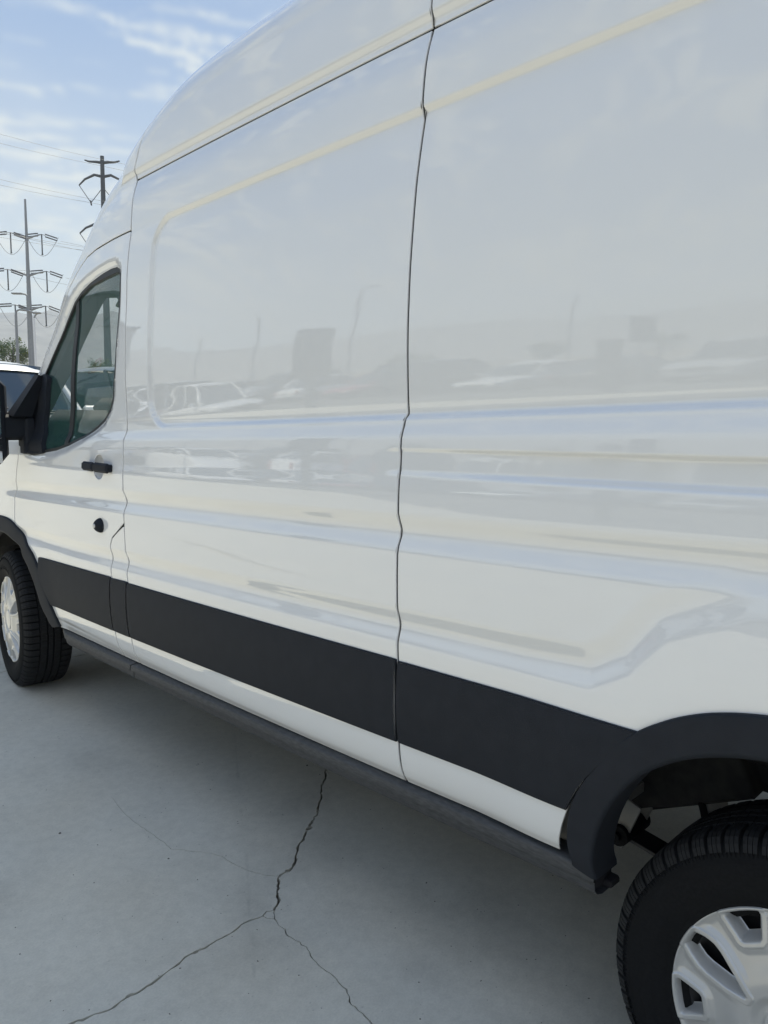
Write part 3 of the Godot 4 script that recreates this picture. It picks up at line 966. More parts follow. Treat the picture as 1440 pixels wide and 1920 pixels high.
func build_cab(van: Node3D, door: Node3D) -> void:
	# seals and panes of the driver's window
	var inner := Geometry2D.offset_polygon(WIN, -.013)[0]
	var low := PackedVector2Array()
	for q in inner: low.append(Vector2(q.x, minf(q.y, 2.022 - maxf(.0, .9 - q.x) * .02)))
	panel("window_seal", WIN, [low.duplicate()], -.001, .014, M.seal, door, .8)
	var glass_mesh := func(poly: PackedVector2Array, called: String):
		panel(called, poly, [], -.010, 0, M.pane, door, 1.2)
	var bar := PackedVector2Array([Vector2(.800,1.30),Vector2(.840,1.30),Vector2(.812,2.06),Vector2(.772,2.06)])
	var pane := Geometry2D.offset_polygon(low, .004)[0]
	for piece in Geometry2D.clip_polygons(pane, Geometry2D.offset_polygon(bar, -.006)[0]):
		glass_mesh.call(piece, "window_pane")
	var barc := Geometry2D.intersect_polygons(bar, Geometry2D.offset_polygon(low, .003)[0])
	panel("window_divider", barc[0], [], -.004, .012, M.seal, door, .8)
	# right window and windscreen
	panel("far_window_pane", smooth_poly(WIN, .05), [], -.010, 0, M.pane, van, 2.0, true)
	var ws := MB.new()
	var rows := []
	var frame := MB.new()
	for k in 15:
		var t := k / 14.0
		var x := lerpf(.03, .63, t)
		var r := rr(x)
		var vtop := look(HTAB, -1.3, .01, x) - r - (x - 2.835) * .04 + r * PI / 2 + .02
		var a := S(x, vtop)
		var row := []
		for j in 25:
			var w := j / 24.0
			var z := lerpf(a.z, -2.0 - a.z, w)
			var bulge := .16 * (1.0 - pow(absf(w * 2.0 - 1.0), 2.2))
			row.append(ws.add(Vector3(x - bulge * (1.0 - .3 * t), a.y + .02 * (1.0 - pow(w * 2.0 - 1.0, 2)), z), Vector3(-.75, .66, (.5 - w) * .8).normalized(), Vector2(w, t)))
		rows.append(row)
	for k in 14:
		for j in 24: ws.quad(rows[k][j], rows[k][j + 1], rows[k + 1][j + 1], rows[k + 1][j])
	obj("windscreen", ws.mesh(), M.pane, van)
	# bonnet and nose
	var bn := MB.new()
	var rows2 := []
	for k in 30:
		var x := lerpf(-1.04, .06, k / 29.0)
		var r := rr(x)
		var vt := look(HTAB, -1.3, .01, x) - r - (x - 2.835) * .04 + r * 1.1
		var a := S(x, vt)
		var row := []
		for j in 21:
			var w := j / 20.0
			row.append(bn.add(Vector3(x, a.y + .07 * sin(w * PI), lerpf(a.z, -2.0 - a.z, w)), Vector3(-.25, 1, (.5 - w) * .3).normalized(), Vector2(w, 0)))
		rows2.append(row)
	for k in 29:
		for j in 20: bn.quad(rows2[k][j], rows2[k][j + 1], rows2[k + 1][j + 1], rows2[k + 1][j])
	obj("bonnet", bn.mesh(), M.paint, van)
	var nose := MB.new()
	nose.box(Vector3(-1.0, .73, -1.0), Vector3(.16, .62, 1.0), .05)
	nose.box(Vector3(-1.02, .45, -1.0), Vector3(.18, .2, 1.3), .06)
	obj("front_bumper", nose.mesh(), M.plastic, van)
	var back := MB.new()
	back.box(Vector3(5.31, 1.6, -1.0), Vector3(.04, 2.1, 1.78), .02)
	obj("rear_doors", back.mesh(), M.paint, van)
	# cab interior
	var dash := MB.new()
	dash.box(Vector3(.34, 1.22, -1.0), Vector3(.52, .44, 1.62), .08)
	dash.box(Vector3(.44, 1.45, -.58), Vector3(.24, .10, .44), .045)
	dash.box(Vector3(.50, .98, -1.0), Vector3(.26, .5, .40), .05)
	for k in 6: dash.box(Vector3(.56, 1.07 + k * .022, -1.0), Vector3(.17, .006, .22), .002)
	obj("dashboard", dash.mesh(), M.trim, van)
	var wheel := MB.new()
	var c := Vector3(.74, 1.36, -.58)
	var bs := Basis(Vector3(0, 0, 1), deg_to_rad(-32.0)) * Basis(Vector3(0, 1, 0), PI / 2)
	var ring := PackedVector3Array()
	for k in 41: ring.append(c + bs * Vector3(cos(TAU * k / 40) * .19, sin(TAU * k / 40) * .19, 0))
	wheel.tube(ring, PackedFloat32Array([.017]), 10, false)
	wheel.box(c + bs * Vector3(0, 0, -.02), Vector3(.17, .13, .06), .03, bs)
	for a in [0.0, PI, -PI / 2]:
		wheel.tube(PackedVector3Array([c, c + bs * Vector3(cos(a) * .19, sin(a) * .19, 0)]), PackedFloat32Array([.018]), 8)
	wheel.tube(PackedVector3Array([c, c + bs * Vector3(0, 0, -.35)]), PackedFloat32Array([.03]), 8)
	obj("steering_wheel", wheel.mesh(), M.trim, van)
	for z in [-.52, -1.45]:
		var seat := MB.new()
		seat.box(Vector3(1.14, .98, z), Vector3(.50, .16, .50), .06)
		seat.box(Vector3(1.37, 1.36, z), Vector3(.14, .66, .48), .06, Basis(Vector3(0, 0, 1), deg_to_rad(-9)))
		seat.box(Vector3(1.44, 1.80, z), Vector3(.09, .20, .27), .04, Basis(Vector3(0, 0, 1), deg_to_rad(-9)))
		obj("seat", seat.mesh(), M.cloth, van)
	var bulk := MB.new()
	bulk.box(Vector3(1.58, 1.45, -1.0), Vector3(.03, 1.8, 1.70), .01)
	obj("bulkhead", bulk.mesh(), M.trim, van)
	var head := MB.new()
	head.box(Vector3(1.22, 2.13, -1.0), Vector3(.60, .03, 1.4), .01)
	head.box(Vector3(.80, 1.98, -.55), Vector3(.24, .02, .46), .01, Basis(Vector3(0, 0, 1), deg_to_rad(38)))
	head.box(Vector3(.80, 1.98, -1.45), Vector3(.24, .02, .46), .01, Basis(Vector3(0, 0, 1), deg_to_rad(38)))
	obj("headliner", head.mesh(), M.liner, van)
	var paper := MB.new()
	paper.box(Vector3(.62, 1.42, -1.86), Vector3(.22, .20, .003), .001)
	obj("window_sticker", paper.mesh(), mat(Color(.55, .62, .60), .8), van)

func build_handle(door: Node3D) -> void:
	var c := S(1.20, 1.285)
	var n := SN(1.20, 1.285)
	var bs := Basis(Vector3.RIGHT, -asin(clampf(n.y, -1, 1)))
	var mb := MB.new()
	mb.box(c + Vector3(-.060, .0, .018), Vector3(.096, .036, .020), .009, bs)
	mb.box(c + Vector3(.054, .0, .019), Vector3(.124, .038, .022), .010, bs)
	mb.box(c + Vector3(-.096, .0, .006), Vector3(.022, .030, .024), .006, bs)
	mb.box(c + Vector3(.104, .0, .006), Vector3(.022, .030, .024), .006, bs)
	obj("door_handle", mb.mesh(), M.plastic, door)
	# finger cup: a shallow dish pressed into the skin, seen above and below the pull
	var cup := MB.new()
	var prof := PackedVector2Array()
	for k in 11:
		var t := k / 10.0
		prof.append(Vector2(.0515 * sin(t * PI / 2), -.002 - .030 * cos(t * PI / 2)))
	cup.lathe(Vector3.ZERO, prof, 40)
	var o := obj("finger_cup", cup.mesh(), M.paint, door)
	o.transform = Transform3D(bs, S(1.193, 1.284))
	var lock := MB.new()
	lock.lathe(Vector3.ZERO, PackedVector2Array([Vector2(.0, .025), Vector2(.012, .025), Vector2(.014, .025), Vector2(.020, .020), Vector2(.026, .012), Vector2(.029, .004), Vector2(.029, -.004)]), 32)
	var p := S(1.198, 1.048)
	var l := obj("door_lock", lock.mesh(), M.plastic, door)
	l.position = p
	var barrel := MB.new()
	barrel.lathe(Vector3.ZERO, PackedVector2Array([Vector2(.0, .0275), Vector2(.0085, .0275), Vector2(.0085, .022)]), 20)
	obj("lock_barrel", barrel.mesh(), M.silver, door).position = p + Vector3(-.004, 0, 0)

func build_mirror(door: Node3D) -> void:
	var sail := panel("mirror_base", PackedVector2Array([Vector2(.345,1.335),Vector2(.47,1.325),Vector2(.585,1.335),Vector2(.555,1.40),Vector2(.505,1.47),Vector2(.50,1.60),Vector2(.50,1.675),Vector2(.44,1.695),Vector2(.375,1.690),Vector2(.345,1.62),Vector2(.31,1.48)]), [], .012, .02, M.plastic, door, .6)
	var arm := MB.new()
	arm.box(Vector3(.34, 1.355, .01), Vector3(.11, .12, .18), .025)
	arm.box(Vector3(.36, 1.33, -.04), Vector3(.10, .16, .06), .02)
	obj("mirror_arm", arm.mesh(), M.plastic, door)
	var fin := MB.new()
	var f0 := Vector3(.385, 1.60, -.075)
	var f1 := Vector3(.35, 1.415, .045)
	var f2 := Vector3(.33, 1.415, -.05)
	var f3 := Vector3(.385, 1.60, -.10)
	var thick := Vector3(.075, -.01, 0)
	fin.flat(f0, f1, f1 + thick, f0 + thick * .6, Vector3(0, .6, 1))
	fin.flat(f0 + thick * .6, f1 + thick, f2 + thick, f3 + thick * .6, Vector3(1, 0, 0))
	fin.flat(f0, f1, f2, f3, Vector3(-1, 0, 0))
	fin.flat(f1, f1 + thick, f2 + thick, f2, Vector3(0, -1, 0))
	obj("mirror_cover", fin.mesh(), M.plastic, door)
	var shell := MB.new()
	shell.box(Vector3(.35, 1.385, .172), Vector3(.15, .40, .25), .045, Basis(Vector3.UP, deg_to_rad(12)))
	obj("mirror_housing", shell.mesh(), M.plastic, door)
	var gl := MB.new()
	gl.box(Vector3(.427, 1.43, .178), Vector3(.006, .25, .175), .002, Basis(Vector3.UP, deg_to_rad(12)))
	gl.box(Vector3(.427, 1.235, .178), Vector3(.006, .08, .175), .002, Basis(Vector3.UP, deg_to_rad(12)))
	obj("mirror_glass", gl.mesh(), M.mirror, door)

func build_under(van: Node3D) -> void:
	var mb := MB.new()
	mb.box(Vector3(1.85, .56, -1.0), Vector3(2.5, .06, 1.84), .01)
	mb.box(Vector3(.35, .34, -1.0), Vector3(1.5, .03, 1.3), .01)
	mb.box(Vector3(4.75, .66, -1.0), Vector3(1.1, .06, 1.84), .01)
	mb.box(Vector3(3.7, .92, -1.0), Vector3(1.3, .05, 1.84), .01)
	mb.box(Vector3(3.12, .78, -1.0), Vector3(.04, .34, 1.84), .01)
	mb.box(Vector3(4.40, .78, -1.0), Vector3(.04, .26, 1.84), .01)
	mb.box(Vector3(.0, 1.00, -1.0), Vector3(1.4, .05, 1.70), .01)
	mb.box(Vector3(.62, .80, -1.0), Vector3(.04, .46, 1.70), .01)
	mb.box(Vector3(-.55, .75, -1.0), Vector3(.10, .5, 1.2), .03)
	obj("floor_pan", mb.mesh(), M.under, van)
	var fr := MB.new()
	for z in [-.44, -1.56]:
		fr.box(Vector3(1.9, .49, z), Vector3(2.6, .15, .08), .01)
		fr.box(Vector3(3.34, .56, z), Vector3(.42, .15, .08), .01, Basis(Vector3(0, 0, 1), .46))
		fr.box(Vector3(4.0, .70, z), Vector3(1.1, .12, .08), .01, Basis(Vector3(0, 0, 1), -.06))
		fr.box(Vector3(.2, .52, z), Vector3(1.4, .14, .08), .01)
	for x in [1.0, 1.9, 2.8]: fr.box(Vector3(x, .50, -1.0), Vector3(.09, .10, 1.1), .01)
	obj("chassis_rail", fr.mesh(), M.under, van)
	var ax := MB.new()
	ax.tube(PackedVector3Array([Vector3(3.765, .345, -.2), Vector3(3.765, .345, -1.8)]), PackedFloat32Array([.05]), 12)
	ax.tube(PackedVector3Array([Vector3(3.765, .35, -.86), Vector3(3.765, .35, -.93), Vector3(3.765, .35, -1.07), Vector3(3.765, .35, -1.14)]), PackedFloat32Array([.08, .15, .15, .08]), 16)
	obj("rear_axle", ax.mesh(), M.steel, van)
	for z in [-.36, -1.64]:
		var sp := MB.new()
		for k in 3:
			var pts := PackedVector3Array()
			for j in 13:
				var t := j / 12.0
				pts.append(Vector3(lerpf(3.27 + k * .12, 4.40 - k * .12, t), .415 - .06 * sin(t * PI) - .013 * k, z))
			for j in 12: sp.box((pts[j] + pts[j + 1]) * .5, Vector3(pts[j].distance_to(pts[j + 1]) + .004, .011, .07), .003, Basis(Vector3(0, 0, 1), atan2(pts[j + 1].y - pts[j].y, pts[j + 1].x - pts[j].x)))
		obj("leaf_spring", sp.mesh(), M.steel, van)
		var br := MB.new()
		br.box(Vector3(3.275, .46, z + .045), Vector3(.075, .13, .008), .003, Basis(Vector3(0, 0, 1), -.35))
		br.box(Vector3(3.275, .46, z - .045), Vector3(.075, .13, .008), .003, Basis(Vector3(0, 0, 1), -.35))
		br.box(Vector3(3.25, .52, z), Vector3(.09, .03, .10), .004)
		obj("spring_hanger", br.mesh(), M.metal, van)
		var eye := MB.new()
		eye.tube(PackedVector3Array([Vector3(3.282, .425, z + .062), Vector3(3.282, .425, z - .062)]), PackedFloat32Array([.026]), 16)
		eye.tube(PackedVector3Array([Vector3(3.282, .425, z + .075), Vector3(3.282, .425, z - .075)]), PackedFloat32Array([.011]), 8)
		obj("spring_bush", eye.mesh(), M.rubber, van)
		var sh := MB.new()
		sh.tube(PackedVector3Array([Vector3(3.46, .42, z - .09), Vector3(3.44, .56, z - .09)]), PackedFloat32Array([.030]), 14)
		sh.tube(PackedVector3Array([Vector3(3.44, .56, z - .09), Vector3(3.42, .74, z - .09)]), PackedFloat32Array([.014]), 10)
		sh.tube(PackedVector3Array([Vector3(3.447, .512, z - .09), Vector3(3.444, .535, z - .09)]), PackedFloat32Array([.035]), 14)
		obj("shock_absorber", sh.mesh(), M.metal, van)
		var hose := MB.new()
		hose.tube(PackedVector3Array([Vector3(3.35, .70, z - .06), Vector3(3.40, .66, z - .05), Vector3(3.42, .58, z - .05), Vector3(3.45, .48, z - .05), Vector3(3.55, .40, z - .05)]), PackedFloat32Array([.009]), 8)
		obj("brake_hose", hose.mesh(), M.rubber, van)
	var fuel := MB.new()
	fuel.box(Vector3(2.3, .44, -.95), Vector3(1.2, .24, .70), .06)
	obj("fuel_tank", fuel.mesh(), M.steel, van)
	var spare := MB.new()
	spare.tube(PackedVector3Array([Vector3(4.75, .36, -1.0), Vector3(4.75, .40, -1.0), Vector3(4.75, .54, -1.0), Vector3(4.75, .58, -1.0)]), PackedFloat32Array([.28, .35, .35, .28]), 28)
	spare.box(Vector3(4.75, .47, -1.0), Vector3(.12, .3, 1.2), .02)
	obj("spare_wheel", spare.mesh(), M.rubber, van)
	var tank := MB.new()
	tank.tube(PackedVector3Array([Vector3(1.2, .46, -1.35), Vector3(2.1, .46, -1.35)]), PackedFloat32Array([.13]), 16)
	obj("exhaust_silencer", tank.mesh(), M.metal, van)
	# inner wheel houses
	for q in [[3.785, .47, .45], [.02, .44, .47]]:
		var lin := MB.new()
		var rows := []
		for k in 33:
			var a := lerpf(.35, 2.62, k / 32.0)
			var row := []
			for z in [-.06, -.40]:
				var d := Vector3(cos(a), sin(a), 0)
				row.append(lin.add(Vector3(q[0], q[1], z) + d * q[2], -d, Vector2(k * .1, z)))
			rows.append(row)
		for k in 32: lin.quad(rows[k][0], rows[k][1], rows[k + 1][1], rows[k + 1][0])
		obj("wheel_house", lin.mesh(), M.under, van)
	for z in [-.47, -1.53]:
		var wall := MB.new()
		wall.box(Vector3(3.92, .76, z), Vector3(1.0, .36, .02), .008)
		obj("wheel_house_wall", wall.mesh(), M.under, van)
	for q in [[1.95, .39, 2.7, .26], [4.75, .42, 1.0, .30], [-.75, .40, .5, .24]]:
		var far := MB.new()
		far.box(Vector3(q[0], q[1], -1.95), Vector3(q[2], q[3], .08), .02)
		obj("far_sill", far.mesh(), M.plastic, van)

func poly_sd(p: Vector2, L: PackedVector2Array) -> float:
	var d := dpoly(p, L, true)
	return -d if Geometry2D.is_point_in_polygon(p, L) else d

func make_wheel(van: Node3D) -> Node3D:
	var w := Node3D.new()
	w.name = "wheel"
	van.add_child(w)
	# tyre carcass
	var mb := MB.new()
	mb.lathe(Vector3.ZERO, PackedVector2Array([Vector2(.200,-.03),Vector2(.216,-.020),Vector2(.224,-.008),Vector2(.232,-.0035),Vector2(.238,-.004),Vector2(.240,.0),Vector2(.262,.006),Vector2(.264,.0075),Vector2(.288,.0085),Vector2(.290,.0075),Vector2(.306,.006),Vector2(.308,.0045),Vector2(.322,.0),Vector2(.334,-.008),Vector2(.343,-.018),Vector2(.3465,-.032),Vector2(.348,-.10),Vector2(.3465,-.198),Vector2(.338,-.215),Vector2(.315,-.232),Vector2(.28,-.238),Vector2(.22,-.22),Vector2(.20,-.20)]), 120)
	obj("tyre", mb.mesh(), M.rubber, w)
	# tread: shoulder lugs cut by sipes, and three ribs of blocks between them
	var tr := MB.new()
	var rng := RandomNumberGenerator.new(); rng.seed = 5
	var nb := 62
	var outer := [Vector2(.002, .3265), Vector2(-.005, .3395), Vector2(-.015, .3500), Vector2(-.029, .3555), Vector2(-.064, .3570)]
	var opp := [Vector2(-.231, .3265), Vector2(-.225, .3385), Vector2(-.216, .3485), Vector2(-.204, .3545), Vector2(-.170, .3565)]
	for k in nb:
		var step := TAU / nb
		for s in 3:
			var a0 := k * step + s * (step - .021) / 3.0 + .0022
			var a1 := k * step + (s + 1) * (step - .021) / 3.0 - .0016
			lug(tr, outer, a0, a1, .0)
			lug(tr, opp, a0 + .03, a1 + .03, .0)
		for r in [[-.0695, -.1005], [-.107, -.129], [-.1355, -.1645]]:
			var ph: float = r[0] * 9.0
			lug(tr, [Vector2(r[0], .347), Vector2(r[0] - .001, .3568), Vector2(r[1] + .001, .3568), Vector2(r[1], .347)], k * step + ph, k * step + ph + step * .47, .012)
			lug(tr, [Vector2(r[0], .347), Vector2(r[0] - .001, .3568), Vector2(r[1] + .001, .3568), Vector2(r[1], .347)], k * step + ph + step * .5, k * step + ph + step * .94, .012)
	var tread := obj("tread", tr.mesh(), M.tread, w)
	tread.set_meta("kind", "stuff")
	# wheel cover: a dish with five long and five short openings, each in a raised frame
	var pa := PackedVector2Array([Vector2(-.036,.2165),Vector2(-.018,.2185),Vector2(.0,.219),Vector2(.018,.2185),Vector2(.036,.2165),Vector2(.037,.207),Vector2(.022,.166),Vector2(.016,.162),Vector2(-.016,.162),Vector2(-.022,.166),Vector2(-.037,.207)])
	var pb := PackedVector2Array([Vector2(-.019,.2175),Vector2(0,.219),Vector2(.019,.2175),Vector2(.029,.196),Vector2(.033,.178),Vector2(.031,.160),Vector2(.019,.122),Vector2(.004,.086),Vector2(-.004,.086),Vector2(-.019,.122),Vector2(-.031,.160),Vector2(-.033,.178),Vector2(-.029,.196)])
	var cov := MB.new()
	var nr := 110
	var na := 800
	var grid := PackedInt32Array()
	var holes := PackedByteArray()
	var period := TAU / 5
	var depth := PackedFloat32Array()
	# one fifth is worked out and then turned five times
	var fifth := na / 5
	var hd := PackedFloat32Array(); hd.resize(nr * fifth)
	var hf := PackedFloat32Array(); hf.resize(nr * fifth)
	var hh := PackedByteArray(); hh.resize(nr * fifth)
	for i in nr:
		var r := .2283 * (i + 1.0) / nr
		var a := lerpf(.020, .0185, ss(.0, .05, r)) - .006 * ss(.046, .052, r) + .008 * ss(.058, .075, r)
		a += -.018 * ss(.085, .215, r) + .004 * ss(.216, .222, r) - .010 * ss(.2235, .2283, r)
		for j in fifth:
			var th := period * j / fifth
			var da := wrapf(th, -period / 2, period / 2)
			var db := wrapf(th - period / 2, -period / 2, period / 2)
			var za := a
			var hole := 0
			var hdist := -1.0
			if r > .06:
				var d1 := poly_sd(Vector2(r * sin(da), r * cos(da)), pa)
				var d2 := poly_sd(Vector2(r * sin(db), r * cos(db)), pb)
				var long := d2 < d1
				var d := minf(d1, d2)
				if d < 0.0:
					var run := .0125 if not long else .0135
					za -= .028 * ss(0.0, run, -d)
					if -d > run: hole = 1
					hdist = -d - run
					za += .0035
				else:
					za += .0035 * (1.0 - ss(.0075, .0105, d))
					za -= .0055 * ss(.010, .024, d) * ss(.09, .13, r) * (1.0 - ss(.205, .222, r))
			hf[i * fifth + j] = za; hh[i * fifth + j] = hole; hd[i * fifth + j] = hdist
	var rot := deg_to_rad(119.6 - 90.0)
	var P := func(i: int, j: int) -> Vector3:
		var r := .2283 * (i + 1.0) / nr
		var th := TAU * j / na
		var k := clampi(i, 0, nr - 1) * fifth + posmod(j, fifth)
		var q := Vector3(-r * sin(th), r * cos(th), hf[k])
		if hh[k] and i > 1 and i < nr - 2:
			# the rim of an opening: slide the vertex onto the outline
			var gr := (hd[k + fifth] - hd[k - fifth]) / (2.0 * .2283 / nr)
			var gt := (hd[(i * fifth) + posmod(j + 1, fifth)] - hd[(i * fifth) + posmod(j - 1, fifth)]) / (2.0 * TAU / na * r)
			var gl := gr * gr + gt * gt
			if gl > .2:
				var mv := minf(hd[k], .006) / gl
				q -= (Vector3(-sin(th), cos(th), 0) * gr + Vector3(-cos(th), -sin(th), 0) * gt) * mv
		return q
	for i in nr:
		for j in na:
			var i0 := maxi(i - 1, 0)
			var i1 := mini(i + 1, nr - 1)
			var n: Vector3 = (P.call(i1, j) - P.call(i0, j)).cross(P.call(i, j + 1) - P.call(i, j - 1)).normalized()
			if n.z < 0: n = -n
			cov.add(P.call(i, j), n, Vector2(i, j))
	var centre := cov.add(Vector3(0, 0, .020), Vector3(0, 0, 1))
	for j in na:
		var j1 := (j + 1) % na
		cov.tri(centre, j, j1)
		for i in nr - 1:
			if hh[i * fifth + j % fifth] and hh[(i + 1) * fifth + j % fifth] and hh[i * fifth + j1 % fifth] and hh[(i + 1) * fifth + j1 % fifth]: continue
			cov.quad(i * na + j, (i + 1) * na + j, (i + 1) * na + j1, i * na + j1)
	var o := obj("wheel_cover", cov.mesh(), M.silver, w)
	o.rotation.z = rot
	o.position.z = -.014
	var rim := MB.new()
	rim.lathe(Vector3.ZERO, PackedVector2Array([Vector2(.0, -.045), Vector2(.07, -.045), Vector2(.10, -.07), Vector2(.19, -.06), Vector2(.20, -.03), Vector2(.222, -.022)]), 48)
	rim.lathe(Vector3.ZERO, PackedVector2Array([Vector2(.20, -.21), Vector2(.19, -.06)]), 48)
	obj("rim", rim.mesh(), M.steel, w)
	# letters moulded into the sidewall
	var st := SurfaceTool.new()
	st.begin(Mesh.PRIMITIVE_TRIANGLES)
	var font := SystemFont.new()
	font.font_names = PackedStringArray(["Droid Sans"])
	font.font_weight = 700
	var word := "Continental"
	for k in word.length():
		var tm := TextMesh.new()
		tm.font = font; tm.text = word[k]; tm.font_size = 32; tm.pixel_size = .00095; tm.depth = .0022
		var ang := deg_to_rad(97.0 - k * 4.6)
		var bs := Basis(Vector3(0, 0, 1), ang - PI / 2)
		var am := ArrayMesh.new()
		am.add_surface_from_arrays(Mesh.PRIMITIVE_TRIANGLES, tm.get_mesh_arrays())
		st.append_from(am, 0, Transform3D(bs, Vector3(cos(ang) * .277, sin(ang) * .277, .0082)))
	obj("sidewall_lettering", st.commit(), M.rubber, w)
	return w

func lug(mb: MB, sec: Array, a0: float, a1: float, skew: float) -> void:
	var rows := []
	for e in [a0, a1]:
		var row := []
		for k in sec.size():
			var a: float = e + skew * (float(k) / (sec.size() - 1) - .5) * 2.0
			row.append(Vector3(sec[k].y * cos(a), sec[k].y * sin(a), sec[k].x))
		rows.append(row)
	var mid := (a0 + a1) * .5
	var out := Vector3(cos(mid), sin(mid), .25 if sec[0].x > -.05 else 0.0)
	for k in sec.size() - 1:
		mb.flat(rows[0][k], rows[0][k + 1], rows[1][k + 1], rows[1][k], out)
	var t := Vector3(-sin(mid), cos(mid), 0)
	for e in 2:
		for k in sec.size() - 1:
			var low0: Vector3 = rows[e][k] - Vector3(cos(mid), sin(mid), 0) * .010
			var low1: Vector3 = rows[e][k + 1] - Vector3(cos(mid), sin(mid), 0) * .010
			mb.flat(rows[e][k], rows[e][k + 1], low1, low0, t * (-1.0 if e == 0 else 1.0))

# ---------------------------------------------------------------- things behind the van
func steel_pole(o: Node3D, h: float, r0: float, r1: float, m: Material) -> void:
	var mb := MB.new()
	mb.tube(PackedVector3Array([Vector3(0, -1, 0), Vector3(0, h * .5, 0), Vector3(0, h, 0)]), PackedFloat32Array([r0, (r0 + r1) * .5, r1]), 14)
	obj("mast", mb.mesh(), m, o)

func bar(called: String, o: Node3D, pts: PackedVector3Array, r: PackedFloat32Array, m: Material, seg := 7) -> void:
	var mb := MB.new()
	mb.tube(pts, r, seg)
	obj(called, mb.mesh(), m, o)

func wire(label: String, a: Vector3, b: Vector3, sag: float, r := .018) -> void:
	var pts := PackedVector3Array()
	for k in 25:
		var t := k / 24.0
		pts.append(a.lerp(b, t) - Vector3(0, sag * 4.0 * t * (1.0 - t), 0))
	var mb := MB.new()
	mb.tube(pts, PackedFloat32Array([r]), 4, false)
	tag(obj("power_line", mb.mesh(), M.wire), label, "wire", "power lines strung between the poles")

